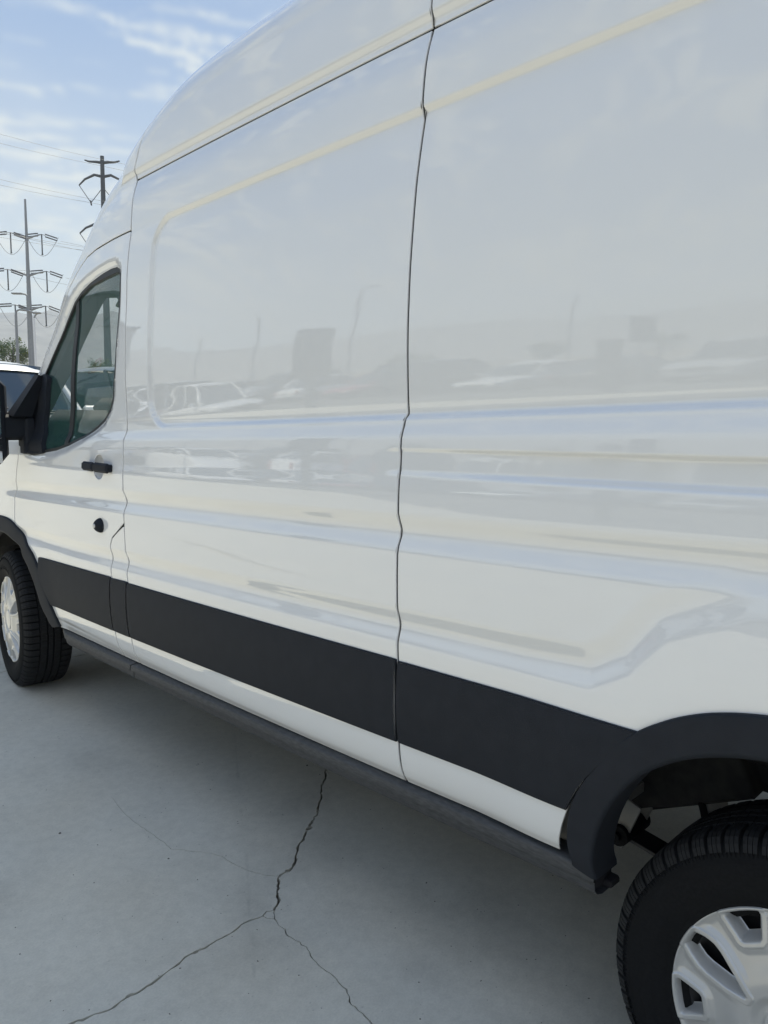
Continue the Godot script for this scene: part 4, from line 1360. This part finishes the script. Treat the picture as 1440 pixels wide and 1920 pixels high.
func build_background() -> void:
	# the tall steel pole at the left edge with three tiers of strain insulators
	var base := Vector3(-105.8, 4.0, -41.2)
	var p := thing("transmission_pole", "tall tapered steel power pole with three tiers of insulators, left of the van", "power pole", base, 0)
	steel_pole(p, 25.2, .42, .13, M.galv)
	var away := Vector3(.55, 0, -.835).normalized()
	var wx := Vector3(.80, 0, .60).normalized()
	var tiers := [20.55, 15.75, 11.15]
	var reach := [[2.0, 1.9], [2.55, 2.35], [1.8, 2.05]]
	for k in 3:
		for s in 2:
			var d := away * (1.0 if s == 1 else -1.0)
			var y: float = tiers[k]
			var rch: float = reach[k][s]
			var tip: Vector3 = Vector3(0, y, 0) + d * rch + Vector3(0, .25, 0)
			bar("cross_arm", p, PackedVector3Array([Vector3(0, y - .45, 0), Vector3(0, y - .05, 0) + d * rch * .5, tip]), PackedFloat32Array([.16, .11, .06]), M.galv)
			# hanging post insulator with its foot
			bar("post_insulator", p, PackedVector3Array([tip, tip - Vector3(0, 2.6, 0)]), PackedFloat32Array([.085]), M.insul)
			bar("insulator_foot", p, PackedVector3Array([tip - Vector3(.2, 2.65, .0), tip - Vector3(-.2, 2.65, 0)]), PackedFloat32Array([.07]), M.insul)
			for e in [-1.0, 1.0]:
				var dir: Vector3 = away * .75 * e + wx * .5 * e - Vector3(0, .28, 0) * (1.0 if e > 0 else -.02)
				for off in [-.16, .16]:
					var a: Vector3 = tip + dir.normalized() * .7 + Vector3(0, off, 0)
					bar("strain_insulator", p, PackedVector3Array([a, a + dir.normalized() * 2.1]), PackedFloat32Array([.085]), M.insul)
				bar("yoke", p, PackedVector3Array([tip, tip + dir.normalized() * .7]), PackedFloat32Array([.04]), M.wire)
			var jp := PackedVector3Array()
			for j in 13:
				var t := j / 12.0
				jp.append(tip + away * lerpf(-2.1, 2.1, t) - Vector3(0, 2.7 * sin(t * PI) + .3 * t, 0))
			bar("jumper_loop", p, jp, PackedFloat32Array([.03]), M.wire, 5)
	# the darker pole whose top shows over the van's roof
	var b2 := Vector3(-94.0, 4.0, -46.4)
	var q := thing("transmission_pole", "dark grey power pole with curved arms rising behind the van's cab", "power pole", b2, 0)
	steel_pole(q, 29.4, .50, .24, M.weather)
	var dir2 := Vector3(.69, 0, -.72).normalized()
	for a in [[28.6, 2.2, .28, -.12], [26.9, 3.0, -1.1, -.75], [20.9, 3.1, -1.0, -.7], [14.9, 3.1, -1.0, -.7]]:
		for s in [-1.0, 1.0]:
			var d: Vector3 = dir2 * s
			var y: float = a[0]
			var tip: Vector3 = Vector3(0, y + a[2], 0) + d * a[1]
			var rise := .35 if a[2] < 0 else .14
			bar("cross_arm", q, PackedVector3Array([Vector3(0, y, 0), Vector3(0, y + rise * .6, 0) + d * a[1] * .35, Vector3(0, y + rise * .1 + a[2] * .35, 0) + d * a[1] * .75, tip]), PackedFloat32Array([.20, .17, .13, .09]), M.weather)
			if a[2] < 0:
				var low: Vector3 = Vector3(0, y - 3.2, 0) + d * a[1] * .52
				bar("vee_insulator", q, PackedVector3Array([tip, low]), PackedFloat32Array([.045]), M.insul)
				bar("vee_insulator", q, PackedVector3Array([Vector3(0, y - 1.6, 0) + d * .25, low]), PackedFloat32Array([.045]), M.insul)
				bar("clamp", q, PackedVector3Array([low + Vector3(.1, .25, .1), low - Vector3(.1, .3, .1)]), PackedFloat32Array([.09]), M.insul)
	# wires through the right pole
	var along := Vector3(-.42, 0, .91).normalized()
	var names := ["lowest", "second lowest", "middle", "upper", "top"]
	for s in [-1.0, 1.0]:
		var side := "left" if s < 0 else "right"
		for a in [[28.6, 2.2, .0], [23.7, 1.56, 0.0], [17.7, 1.6, 0.0]]:
			var at: Vector3 = b2 + Vector3(0, a[0], 0) + dir2 * s * a[1]
			wire("thin power line running from the dark pole's %s %s arm to the left" % [side, ["top", "middle", "lower"][[28.6, 23.7, 17.7].find(a[0])]], at, at + along * 70.0 + Vector3(26, 8.5, 0), 2.6)
			wire("thin power line running from the dark pole's %s %s arm behind the van" % [side, ["top", "middle", "lower"][[28.6, 23.7, 17.7].find(a[0])]], at, at - along * 80.0 + Vector3(30, -4, -30), 3.0)
	for k in 3:
		for s in 2:
			var d := away * (1.0 if s == 1 else -1.0)
			var at: Vector3 = base + Vector3(0, tiers[k] + .2, 0) + d * reach[k][s]
			var row: String = ["top", "middle", "bottom"][k]
			var side: String = ["left", "right"][s]
			wire("power line from the %s tier %s arm of the grey pole to the left" % [row, side], at - away * 2.4, at - away * 60.0 + Vector3(8, 2.2, 26), 1.6)
			wire("power line from the %s tier %s arm of the grey pole to the right" % [row, side], at + away * 2.4 - Vector3(0, .7, 0), at + away * 90.0 + Vector3(30, -7.0, 0), 4.0)
	# street lamps and the white pole
	var lamp := thing("street_lamp", "grey street lamp with one flat head pointing left beside the steel pole", "street lamp", Vector3(-42.9, 1.9, -16.75), 0)
	steel_pole(lamp, 6.05, .10, .075, M.galv)
	bar("lamp_arm", lamp, PackedVector3Array([Vector3(0, 6.0, 0), Vector3(-.08, 6.12, .08), Vector3(-.2, 6.14, .2)]), PackedFloat32Array([.05]), M.galv)
	var hd := MB.new()
	hd.box(Vector3(-.42, 6.16, .42), Vector3(.62, .10, .26), .04, Basis(Vector3.UP, deg_to_rad(45)))
	obj("lamp_head", hd.mesh(), M.galv, lamp)
	var lamp2 := thing("street_lamp", "grey street lamp with curved arm left of the taller lamp", "street lamp", Vector3(-43.3, 1.9, -16.2), 0)
	steel_pole(lamp2, 4.95, .095, .07, M.galv)
	bar("lamp_arm", lamp2, PackedVector3Array([Vector3(0, 4.9, 0), Vector3(.03, 5.15, -.03), Vector3(.14, 5.24, -.16), Vector3(.40, 5.2, -.46), Vector3(.62, 5.12, -.7)]), PackedFloat32Array([.055]), M.galv)
	var hd2 := MB.new()
	hd2.box(Vector3(.78, 5.08, -.88), Vector3(.5, .10, .24), .04, Basis(Vector3.UP, deg_to_rad(48)))
	obj("lamp_head", hd2.mesh(), M.galv, lamp2)
	var wp := thing("flag_pole", "slim white pole right of the grey steel power pole", "pole", Vector3(-68.6, 3.0, -27.15), 0)
	steel_pole(wp, 6.6, .12, .09, mat(Color(.8, .8, .8), .5))
	bar("pole_top", wp, PackedVector3Array([Vector3(0, 6.6, 0), Vector3(.12, 6.9, -.12), Vector3(.3, 7.05, -.3)]), PackedFloat32Array([.07]), M.galv)
	# hills
	var hl := MB.new()
	var n := FastNoiseLite.new(); n.seed = 9; n.frequency = .0016; n.fractal_octaves = 6; n.fractal_type = FastNoiseLite.FRACTAL_RIDGED
	var rows := []
	for a in 181:
		var row := []
		var az := lerpf(-100.0, 250.0, a / 180.0)
		for k in 22:
			var t := k / 21.0
			var rad := lerpf(900.0, 2400.0, t)
			var qv := Vector2(-cos(deg_to_rad(az)), -sin(deg_to_rad(az))) * rad
			var env := .62 + .38 * cos(deg_to_rad(az - 5.0))
			var lift := sin(minf(t * 1.25, 1.0) * PI * .5) * (168.0 + 60.0 * n.get_noise_2d(qv.x * .6, qv.y * .6) + 32.0 * n.get_noise_2d(qv.x * 2.2 + 900.0, qv.y * 2.2)) * (.55 + .45 * env)
			row.append(Vector3(qv.x, -2.0 + lift, qv.y))
		rows.append(row)
	var ids := []
	for a in 181:
		var row := []
		for k in 22:
			var nn: Vector3 = (rows[mini(a + 1, 180)][k] - rows[maxi(a - 1, 0)][k]).cross(rows[a][mini(k + 1, 21)] - rows[a][maxi(k - 1, 0)]).normalized()
			if nn.y < 0: nn = -nn
			row.append(hl.add(rows[a][k], nn, Vector2(a, k)))
		ids.append(row)
	for a in 180:
		for k in 21: hl.quad(ids[a][k], ids[a + 1][k], ids[a + 1][k + 1], ids[a][k + 1])
	struct("hills", hl.mesh(), M.hill)
	# trees
	var t0 := make_tree("round leafy green tree beyond the parked white vehicle at left", 11)
	t0.position = Vector3(-132.6, 5.8, -48.6); t0.scale = Vector3.ONE * 1.4
	dup(t0, "leafy_tree", "dark green tree seen through the van's side window", Vector3(-60.0, 2.5, -29.2), 1.2).scale = Vector3.ONE * .62
	dup(t0, "leafy_tree", "sliver of bright green tree beside the white pole", Vector3(-120.0, 5.5, -50.6), 2.2).scale = Vector3.ONE * .55
	var spots := [[-52, 44, .8], [-44, 50, .9], [-38, 46, .75], [-30, 52, .85], [-20, 50, .8], [-11, 52, .95], [-5, 47, .7], [4, 52, .85]]
	for k in spots.size():
		var s: Array = spots[k]
		dup(t0, "leafy_tree", "green tree behind the row of parked cars, %s from the left" % NTH[k], Vector3(s[0], 0, s[1]), k * 1.7, "trees behind the parked cars").scale = Vector3.ONE * s[2] * .95
	# low tan building far left
	var b := thing("low_building", "low tan flat roofed building left of the green tree", "building", Vector3(-94.2, 3.6, -27.2), deg_to_rad(22))
	var mb := MB.new()
	mb.box(Vector3(0, 2.2, 0), Vector3(8, 4.4, 6.4), .05)
	obj("wall", mb.mesh(), M.tan, b)
	var mr := MB.new()
	mr.box(Vector3(0, 4.5, 0), Vector3(8.3, .25, 6.7), .05)
	obj("roof", mr.mesh(), M.wall, b)
	var md := MB.new()
	md.box(Vector3(4.01, 1.05, 0), Vector3(.06, 2.1, 1.1), .02)
	obj("door", md.mesh(), M.char, b)

func make_tree(label: String, seed_: int) -> Node3D:
	var t := thing("leafy_tree", label, "tree")
	var rng := RandomNumberGenerator.new(); rng.seed = seed_
	var tr := MB.new()
	tr.tube(PackedVector3Array([Vector3(0, -.3, 0), Vector3(.05, 1.2, .03), Vector3(0, 2.6, .1), Vector3(.1, 4.2, 0)]), PackedFloat32Array([.20, .15, .12, .06]), 9)
	var tips := []
	for k in 11:
		var a := TAU * k / 11 + rng.randf() * .4
		var h := rng.randf_range(1.6, 3.6)
		var l := rng.randf_range(1.0, 2.1)
		var e := Vector3(cos(a) * l, h + rng.randf_range(.5, 1.6), sin(a) * l)
		tr.tube(PackedVector3Array([Vector3(0, h, 0), Vector3(cos(a) * l * .5, h + .35, sin(a) * l * .5), e]), PackedFloat32Array([.06, .045, .02]), 6)
		tips.append(e)
	obj("trunk", tr.mesh(), M.bark, t)
	var c1 := MB.new()
	var c2 := MB.new()
	var clumps := []
	for k in 46:
		var d := Vector3(rng.randfn(), rng.randfn() * .9, rng.randfn()).normalized()
		clumps.append([Vector3(0, 3.5, 0) + Vector3(d.x * 1.9, d.y * 2.0, d.z * 1.9) * rng.randf_range(.55, 1.02), rng.randf_range(.38, .75)])
	for e in tips: clumps.append([e, .6])
	for q in clumps:
		var bright := rng.randf() < .3
		for j in 85:
			var d: Vector3 = Vector3(rng.randfn(), rng.randfn(), rng.randfn()).normalized() * q[1] * pow(rng.randf(), .4)
			var p: Vector3 = q[0] + d
			var b := Basis(Vector3(rng.randfn(), rng.randfn(), rng.randfn()).normalized(), rng.randf() * TAU)
			var s := rng.randf_range(.06, .12)
			var mb := c2 if bright else c1
			mb.flat(p + b * Vector3(-s * .55, 0, 0), p + b * Vector3(0, s * .2, -s), p + b * Vector3(s * .55, 0, 0), p + b * Vector3(0, s * .2, s), b * Vector3.UP)
	var o1 := obj("crown", c1.mesh(), M.leaf, t)
	o1.set_meta("kind", "stuff")
	var o2 := obj("crown", c2.mesh(), M.leaf2, t)
	o2.set_meta("kind", "stuff")
	return t

# ---------------------------------------------------------------- parked cars, signs and lamps of the lot
func make_car(label: String, paint: Material, kind: int) -> Node3D:
	# faces +x, wheels on y = 0; kind 0 saloon, 1 tall off-roader
	var o := thing("parked_car", label, "car")
	var tall := kind == 1
	var L := 4.9 if tall else 4.6
	var W := .97 if tall else .90
	var belt := 1.14 if tall else .94
	var hood := 1.14 if tall else .86
	var top := 1.86 if tall else 1.44
	var fr := L * .5
	# body: rings along the length
	var st := [[-fr, .52, .55, belt * .80], [-fr + .06, .38, .80, belt * .95], [-fr + .3, .30, .96, belt], [-fr * .4, .24, 1.0, belt], [.55, .24, 1.0, belt], [1.0, .24, 1.0, hood + .02], [fr - .55, .28, .97, hood - .05], [fr - .18, .34, .88, hood - .13], [fr, .45, .68, hood - .28]]
	var mb := MB.new()
	var rows := []
	for s in st:
		var row := []
		var w: float = W * s[2]
		var y0: float = s[1]
		var y1: float = s[3]
		var ym := lerpf(y0, y1, .55)
		for q in [Vector2(-w * .86, y0), Vector2(-w * .98, lerpf(y0, y1, .2)), Vector2(-w, ym), Vector2(-w * .965, y1 - .07), Vector2(-w * .90, y1 - .012), Vector2(-w * .5, y1 + .025), Vector2(0, y1 + .035), Vector2(w * .5, y1 + .025), Vector2(w * .90, y1 - .012), Vector2(w * .965, y1 - .07), Vector2(w, ym), Vector2(w * .98, lerpf(y0, y1, .2)), Vector2(w * .86, y0)]:
			row.append(Vector3(s[0], q.y, q.x))
		rows.append(row)
	skin(mb, rows)
	for e in [0, rows.size() - 1]:
		var nn := Vector3(-1 if e == 0 else 1, 0, 0)
		var idx := []
		for q in rows[e]: idx.append(mb.add(q, nn))
		for k in range(1, idx.size() - 1): mb.tri(idx[0], idx[k], idx[k + 1])
	obj("body", mb.mesh(), paint, o)
	# greenhouse corners
	var b0 := Vector3(-fr + (.14 if tall else .55), belt + .02, W * .90)
	var b1 := Vector3(1.06 if tall else 1.0, hood + .04, W * .88)
	var t0 := Vector3(-fr + (.35 if tall else 1.25), top - .07, W * .74)
	var t1 := Vector3(.34 if tall else .22, top - .08, W * .73)
	var gm: StandardMaterial3D = M.carglass
	var R := func(v: Vector3, s: float) -> Vector3: return Vector3(v.x, v.y, v.z * s)
	# windscreens are curved across
	for q in [["windscreen", b1, t1, 1.0], ["rear_window", b0, t0, -1.0]]:
		var g := MB.new()
		var rw := []
		for k in 7:
			var row := []
			for j in 13:
				var s := 1.0 - j / 6.0
				var v: Vector3 = q[1].lerp(q[2], k / 6.0)
				row.append(Vector3(v.x + q[3] * .14 * (1.0 - s * s) * (1.0 - .35 * k / 6.0), v.y + .03 * (1.0 - s * s) * k / 6.0, v.z * s * .97))
			rw.append(row)
		skin(g, rw)
		obj(q[0], g.mesh(), gm, o)
	for s in [-1.0, 1.0]:
		var g := MB.new()
		var x0 := b0.lerp(t0, .08)
		var x1 := t0.lerp(b0, .10)
		var mid0 := b0.lerp(b1, .52)
		var mid1 := t0.lerp(t1, .46)
		g.flat(R.call(b0 + Vector3(.14, .02, -.004), s), R.call(mid0 + Vector3(-.03, .02, -.004), s), R.call(mid1 + Vector3(-.03, -.03, -.004), s), R.call(t0 + Vector3(.14, -.03, -.004), s), Vector3(0, .3, s))
		g.flat(R.call(mid0 + Vector3(.03, .02, -.004), s), R.call(b1 + Vector3(-.16, .02, -.004), s), R.call(t1 + Vector3(-.06, -.03, -.004), s), R.call(mid1 + Vector3(.03, -.03, -.004), s), Vector3(0, .3, s))
		obj("side_window", g.mesh(), gm, o)
		var pl := MB.new()
		pl.tube(PackedVector3Array([R.call(b1, s), R.call(t1, s)]), PackedFloat32Array([.045, .04]), 8)
		pl.tube(PackedVector3Array([R.call(b0, s), R.call(t0, s)]), PackedFloat32Array([.07, .06]), 8)
		pl.tube(PackedVector3Array([R.call(mid0, s), R.call(mid1, s)]), PackedFloat32Array([.035]), 8)
		obj("pillar", pl.mesh(), paint, o)
		var mm := MB.new()
		mm.box(Vector3(.78, belt + .08, s * (W + .10)), Vector3(.12, .14, .20), .04)
		obj("door_mirror", mm.mesh(), paint, o)
		var hl := MB.new()
		hl.box(Vector3(fr - .09, hood - .27, s * W * .62), Vector3(.16, .13, .34), .05, Basis(Vector3.UP, s * .3))
		obj("headlight", hl.mesh(), M.lampglass, o)
		var tl := MB.new()
		tl.box(Vector3(-fr + .05, belt - .16, s * W * .70), Vector3(.10, .2, .18), .03)
		obj("tail_light", tl.mesh(), M.red, o)
	var rf := MB.new()
	var rr_ := []
	for k in 13:
		var row := []
		var t := k / 12.0
		for j in 13:
			var s := 1.0 - j / 6.0
			var v := t0.lerp(t1, t)
			var drop := .10 * pow(absf(s), 3.0) + .07 * pow(absf(t - .45) * 2.0, 3.0)
			row.append(Vector3(v.x + (.12 if t > .5 else -.12) * (1.0 - s * s) * absf(t - .5) * 2.0, top + .03 - drop, v.z * s * 1.03))
		rr_.append(row)
	var head_row := []
	for j in 13:
		var s := 1.0 - j / 6.0
		var v := t1.lerp(b1, .17)
		head_row.append(Vector3(v.x + .012 + .14 * (1.0 - s * s) * .70, v.y + .035 * (1.0 - s * s) + .008, v.z * s * .99))
	rr_.append(head_row)
	skin(rf, rr_)
	obj("roof", rf.mesh(), paint, o)
	var gr := MB.new()
	gr.box(Vector3(fr - .03, hood - .36, 0), Vector3(.08, .20, W * .9), .03)
	gr.box(Vector3(fr - .06, .42, 0), Vector3(.12, .14, W * 1.5), .04)
	for k in 3: gr.box(Vector3(fr + .015, hood - .42 + k * .06, 0), Vector3(.02, .015, W * .8), .004)
	obj("grille", gr.mesh(), M.char, o)
	if tall:
		var wp := MB.new()
		for s in [-1.0, 1.0]: wp.tube(PackedVector3Array([Vector3(1.24, hood + .06, s * .55), Vector3(1.20, hood + .10, s * .05)]), PackedFloat32Array([.012]), 6)
		wp.box(Vector3(1.22, hood + .045, 0), Vector3(.10, .02, 1.5), .008)
		obj("wiper", wp.mesh(), M.char, o)
	var wr := .37 if tall else .33
	for x in [fr - .95, -fr + .95]:
		for s in [-1.0, 1.0]:
			var wl := MB.new()
			wl.lathe(Vector3.ZERO, PackedVector2Array([Vector2(.0, .0), Vector2(wr * .5, -.01), Vector2(wr * .62, .0), Vector2(wr * .66, .012), Vector2(wr * .93, .008), Vector2(wr, -.02), Vector2(wr, -.19), Vector2(wr * .9, -.21), Vector2(0, -.21)]), 24)
			var wo := obj("wheel", wl.mesh(), M.rubber, o)
			wo.position = Vector3(x, wr, s * (W + .005))
			if s < 0: wo.rotation.y = PI
			var rm := MB.new()
			rm.lathe(Vector3.ZERO, PackedVector2Array([Vector2(0, .02), Vector2(wr * .2, .02), Vector2(wr * .55, .004), Vector2(wr * .64, .014)]), 20)
			obj("rim", rm.mesh(), M.silver, wo)
	return o

func skin(mb: MB, rows: Array) -> void:
	var ids := []
	for a in rows.size():
		var row := []
		for k in rows[a].size():
			var n: Vector3 = (rows[mini(a + 1, rows.size() - 1)][k] - rows[maxi(a - 1, 0)][k]).cross(rows[a][mini(k + 1, rows[a].size() - 1)] - rows[a][maxi(k - 1, 0)]).normalized()
			row.append([rows[a][k], n])
		ids.append(row)
	# normals point away from the middle of the whole
	var mid := Vector3.ZERO
	var cnt := 0
	for r in rows:
		for q in r:
			mid += q; cnt += 1
	mid /= cnt
	var flip := 0.0
	for a in ids.size():
		for q in ids[a]: flip += q[1].dot(q[0] - mid)
	var at := []
	for r in ids:
		var row := []
		for q in r: row.append(mb.add(q[0], q[1] * (1.0 if flip > 0 else -1.0)))
		at.append(row)
	for a in at.size() - 1:
		for k in at[a].size() - 1: mb.quad(at[a][k], at[a + 1][k], at[a + 1][k + 1], at[a][k + 1])

func repaint(o: Node3D, m: Material) -> void:
	for c in o.get_children():
		if c.name.begins_with("body") or c.name.begins_with("roof") and not c.name.begins_with("roof_rail") or c.name.begins_with("pillar") or c.name.begins_with("door_mirror"): c.material_override = m

func build_lot() -> void:
	M.carglass = mat(Color(.03, .04, .05), .04, 0, .6)
	var paints := {}
	for q in [["white", Color(.80, .80, .79)], ["black", Color(.015, .015, .017)], ["silver", Color(.42, .43, .44)], ["grey", Color(.10, .105, .11)], ["red", Color(.30, .02, .02)], ["blue", Color(.03, .06, .16)]]:
		var m := mat(q[1], .35)
		m.clearcoat_enabled = true; m.clearcoat = 1.0; m.clearcoat_roughness = .03
		paints[q[0]] = m
	var suv := make_car("white off-road wagon parked facing the van's front corner", paints.white, 1)
	suv.position = Vector3(-6.9, .21, -2.3); suv.rotation.y = deg_to_rad(-6)
	suv.rotation.z = .0
	var low := make_car("white saloon car reflected low in the van's door", paints.white, 0)
	low.position = Vector3(-14.5, .05, 9.6); low.rotation.y = deg_to_rad(4)
	var d1 := dup(suv, "parked_car", "dark grey car behind the white off-road wagon", Vector3(-15.5, .62, -4.9), deg_to_rad(-20))
	repaint(d1, paints.grey)
	var d2 := dup(suv, "parked_car", "black off-road wagon seen through the van's side windows", Vector3(-6.4, .24, -5.0), deg_to_rad(14))
	repaint(d2, paints.black)
	var colors := ["black", "white", "grey", "silver", "black", "white", "black", "red", "white", "grey", "black", "white", "silver", "blue", "white", "black"]
	for k in 16:
		var x := 6.2 - k * 2.75
		var src := suv if k % 3 == 0 else low
		var c: String = colors[k]
		var o := dup(src, "parked_car", "%s parked car in the asphalt row, number %d from the right" % [c, k + 1], Vector3(x, height(x, 16.0) - .02, 15.9), deg_to_rad(90 if k % 2 else -90), "cars parked in the asphalt row")
		o.set_meta("label", "%s %s, %s from the right in the row of cars facing the van's side" % [c, "off-road wagon" if k % 3 == 0 else "saloon car", NTH[k]])
		repaint(o, paints[c])
	# signs near the edge of the concrete
	var s1 := thing("sign_board", "tall dark sign board with rounded corners on a post", "sign", Vector3(-6.5, .05, 7.3), deg_to_rad(130))
	var mb := MB.new()
	mb.box(Vector3(0, 2.3, 0), Vector3(.80, 1.9, .10), .045)
	obj("board", mb.mesh(), M.signback, s1)
	var po := MB.new()
	po.box(Vector3(0, .7, 0), Vector3(.20, 1.4, .12), .02)
	po.box(Vector3(0, .04, 0), Vector3(.45, .08, .35), .02)
	obj("post", po.mesh(), M.signback, s1)
	var s2 := thing("charging_post", "slim dark pedestal standing at the concrete's edge", "pedestal", Vector3(-1.35, .0, 8.7), deg_to_rad(152))
	var p2 := MB.new()
	p2.box(Vector3(0, 1.15, 0), Vector3(.36, 1.6, .22), .05)
	p2.box(Vector3(0, .2, 0), Vector3(.20, .4, .16), .02)
	obj("pedestal", p2.mesh(), M.signback, s2)
	var s3 := thing("sign_board", "dark banner sign with a white lower edge on a thin post", "sign", Vector3(-2.8, -.02, 12.6), deg_to_rad(154))
	var p3 := MB.new()
	p3.box(Vector3(0, 2.35, 0), Vector3(.50, 1.0, .05), .02)
	obj("board", p3.mesh(), M.signback, s3)
	var p4 := MB.new()
	p4.box(Vector3(0, 1.70, 0), Vector3(.50, .24, .052), .02)
	obj("white_band", p4.mesh(), M.marking, s3)
	bar("post", s3, PackedVector3Array([Vector3(0, 0, -.05), Vector3(0, 2.8, -.05)]), PackedFloat32Array([.035]), M.galv)
	var spots := [[-26.9, 26.9, 10.4, -40.0], [-43.4, 30.7, 9.9, 40.0], [-21.6, 41.0, 10.2, 160.0], [-58.0, 33.0, 9.5, 20.0]]
	for k in spots.size():
		var s: Array = spots[k]
		var l := thing("lot_lamp", "tall single armed lamp post of the car lot, %s" % ["nearest to the van", "second from the left", "rightmost of the four", "leftmost of the four"][k], "street lamp", Vector3(s[0], -.05, s[1]), deg_to_rad(s[3]), "lamp posts of the car lot")
		steel_pole(l, s[2], .13, .09, M.galv)
		bar("lamp_arm", l, PackedVector3Array([Vector3(0, s[2] - .1, 0), Vector3(.5, s[2] + .1, 0)]), PackedFloat32Array([.05]), M.galv)
		var h := MB.new()
		h.box(Vector3(.85, s[2] + .12, 0), Vector3(.8, .12, .36), .05)
		obj("lamp_head", h.mesh(), M.galv, l)
	var hall := thing("service_hall", "long plain grey service hall beyond the lot, right of the cars", "building", Vector3(27, -.05, 36), deg_to_rad(8))
	for k in 6:
		var w := MB.new()
		w.box(Vector3(-15 + k * 6.0, 3.2, 0), Vector3(5.97, 6.4, 10.0), .03)
		obj("wall_panel", w.mesh(), M.wall, hall)
		var dk := MB.new()
		dk.box(Vector3(-15 + k * 6.0, 1.9, -5.03), Vector3(3.6, 3.8, .10), .02)
		obj("roller_door", dk.mesh(), M.char, hall)
	var hr := MB.new()
	hr.box(Vector3(0, 6.55, 0), Vector3(36.4, .3, 10.4), .05)
	obj("roof", hr.mesh(), M.galv, hall)
	# the dealer's building ahead on the left, mirrored in the door glass
	var b := thing("dealer_building", "grey panelled building with a dark lettered sign and red edged doors", "building", Vector3(-42.0, 0, 12.0), deg_to_rad(76))
	for k in 4:
		var w := MB.new()
		w.box(Vector3(-1.5 + k * 5.0, 4.2, 0), Vector3(4.97, 8.4, 8.0), .03)
		obj("wall_panel", w.mesh(), M.wall, b)
	var rf := MB.new()
	rf.box(Vector3(6.0, 8.55, 0), Vector3(20.4, .3, 8.4), .05)
	obj("roof", rf.mesh(), M.galv, b)
	for k in 2:
		var dr := MB.new()
		dr.box(Vector3(5.6 + k * 3.2, 1.5, 4.03), Vector3(2.4, 3.0, .08), .02)
		obj("door", dr.mesh(), M.char, b)
		var fr := MB.new()
		fr.box(Vector3(5.6 + k * 3.2, 3.1, 4.06), Vector3(2.5, .2, .12), .02)
		obj("door_header", fr.mesh(), M.red, b)
	var tm := TextMesh.new()
	var font := SystemFont.new()
	font.font_names = PackedStringArray(["Droid Sans"])
	font.font_weight = 700
	tm.font = font
	tm.text = "TOYOTA"; tm.font_size = 64; tm.pixel_size = .0085; tm.depth = .12
	var o := obj("sign_letters", tm, M.char, b)
	o.position = Vector3(3.1, 4.35, 4.08)
	var em := MB.new()
	for q in [[.62, .40, 0.0], [.20, .40, 0.0], [.44, .15, .14]]:
		var pts := PackedVector3Array()
		for k in 33: pts.append(Vector3(3.1 + cos(TAU * k / 32) * q[0], 5.45 + q[2] + sin(TAU * k / 32) * q[1], 4.10))
		em.tube(pts, PackedFloat32Array([.055]), 6, false)
	obj("sign_emblem", em.mesh(), M.red, b)
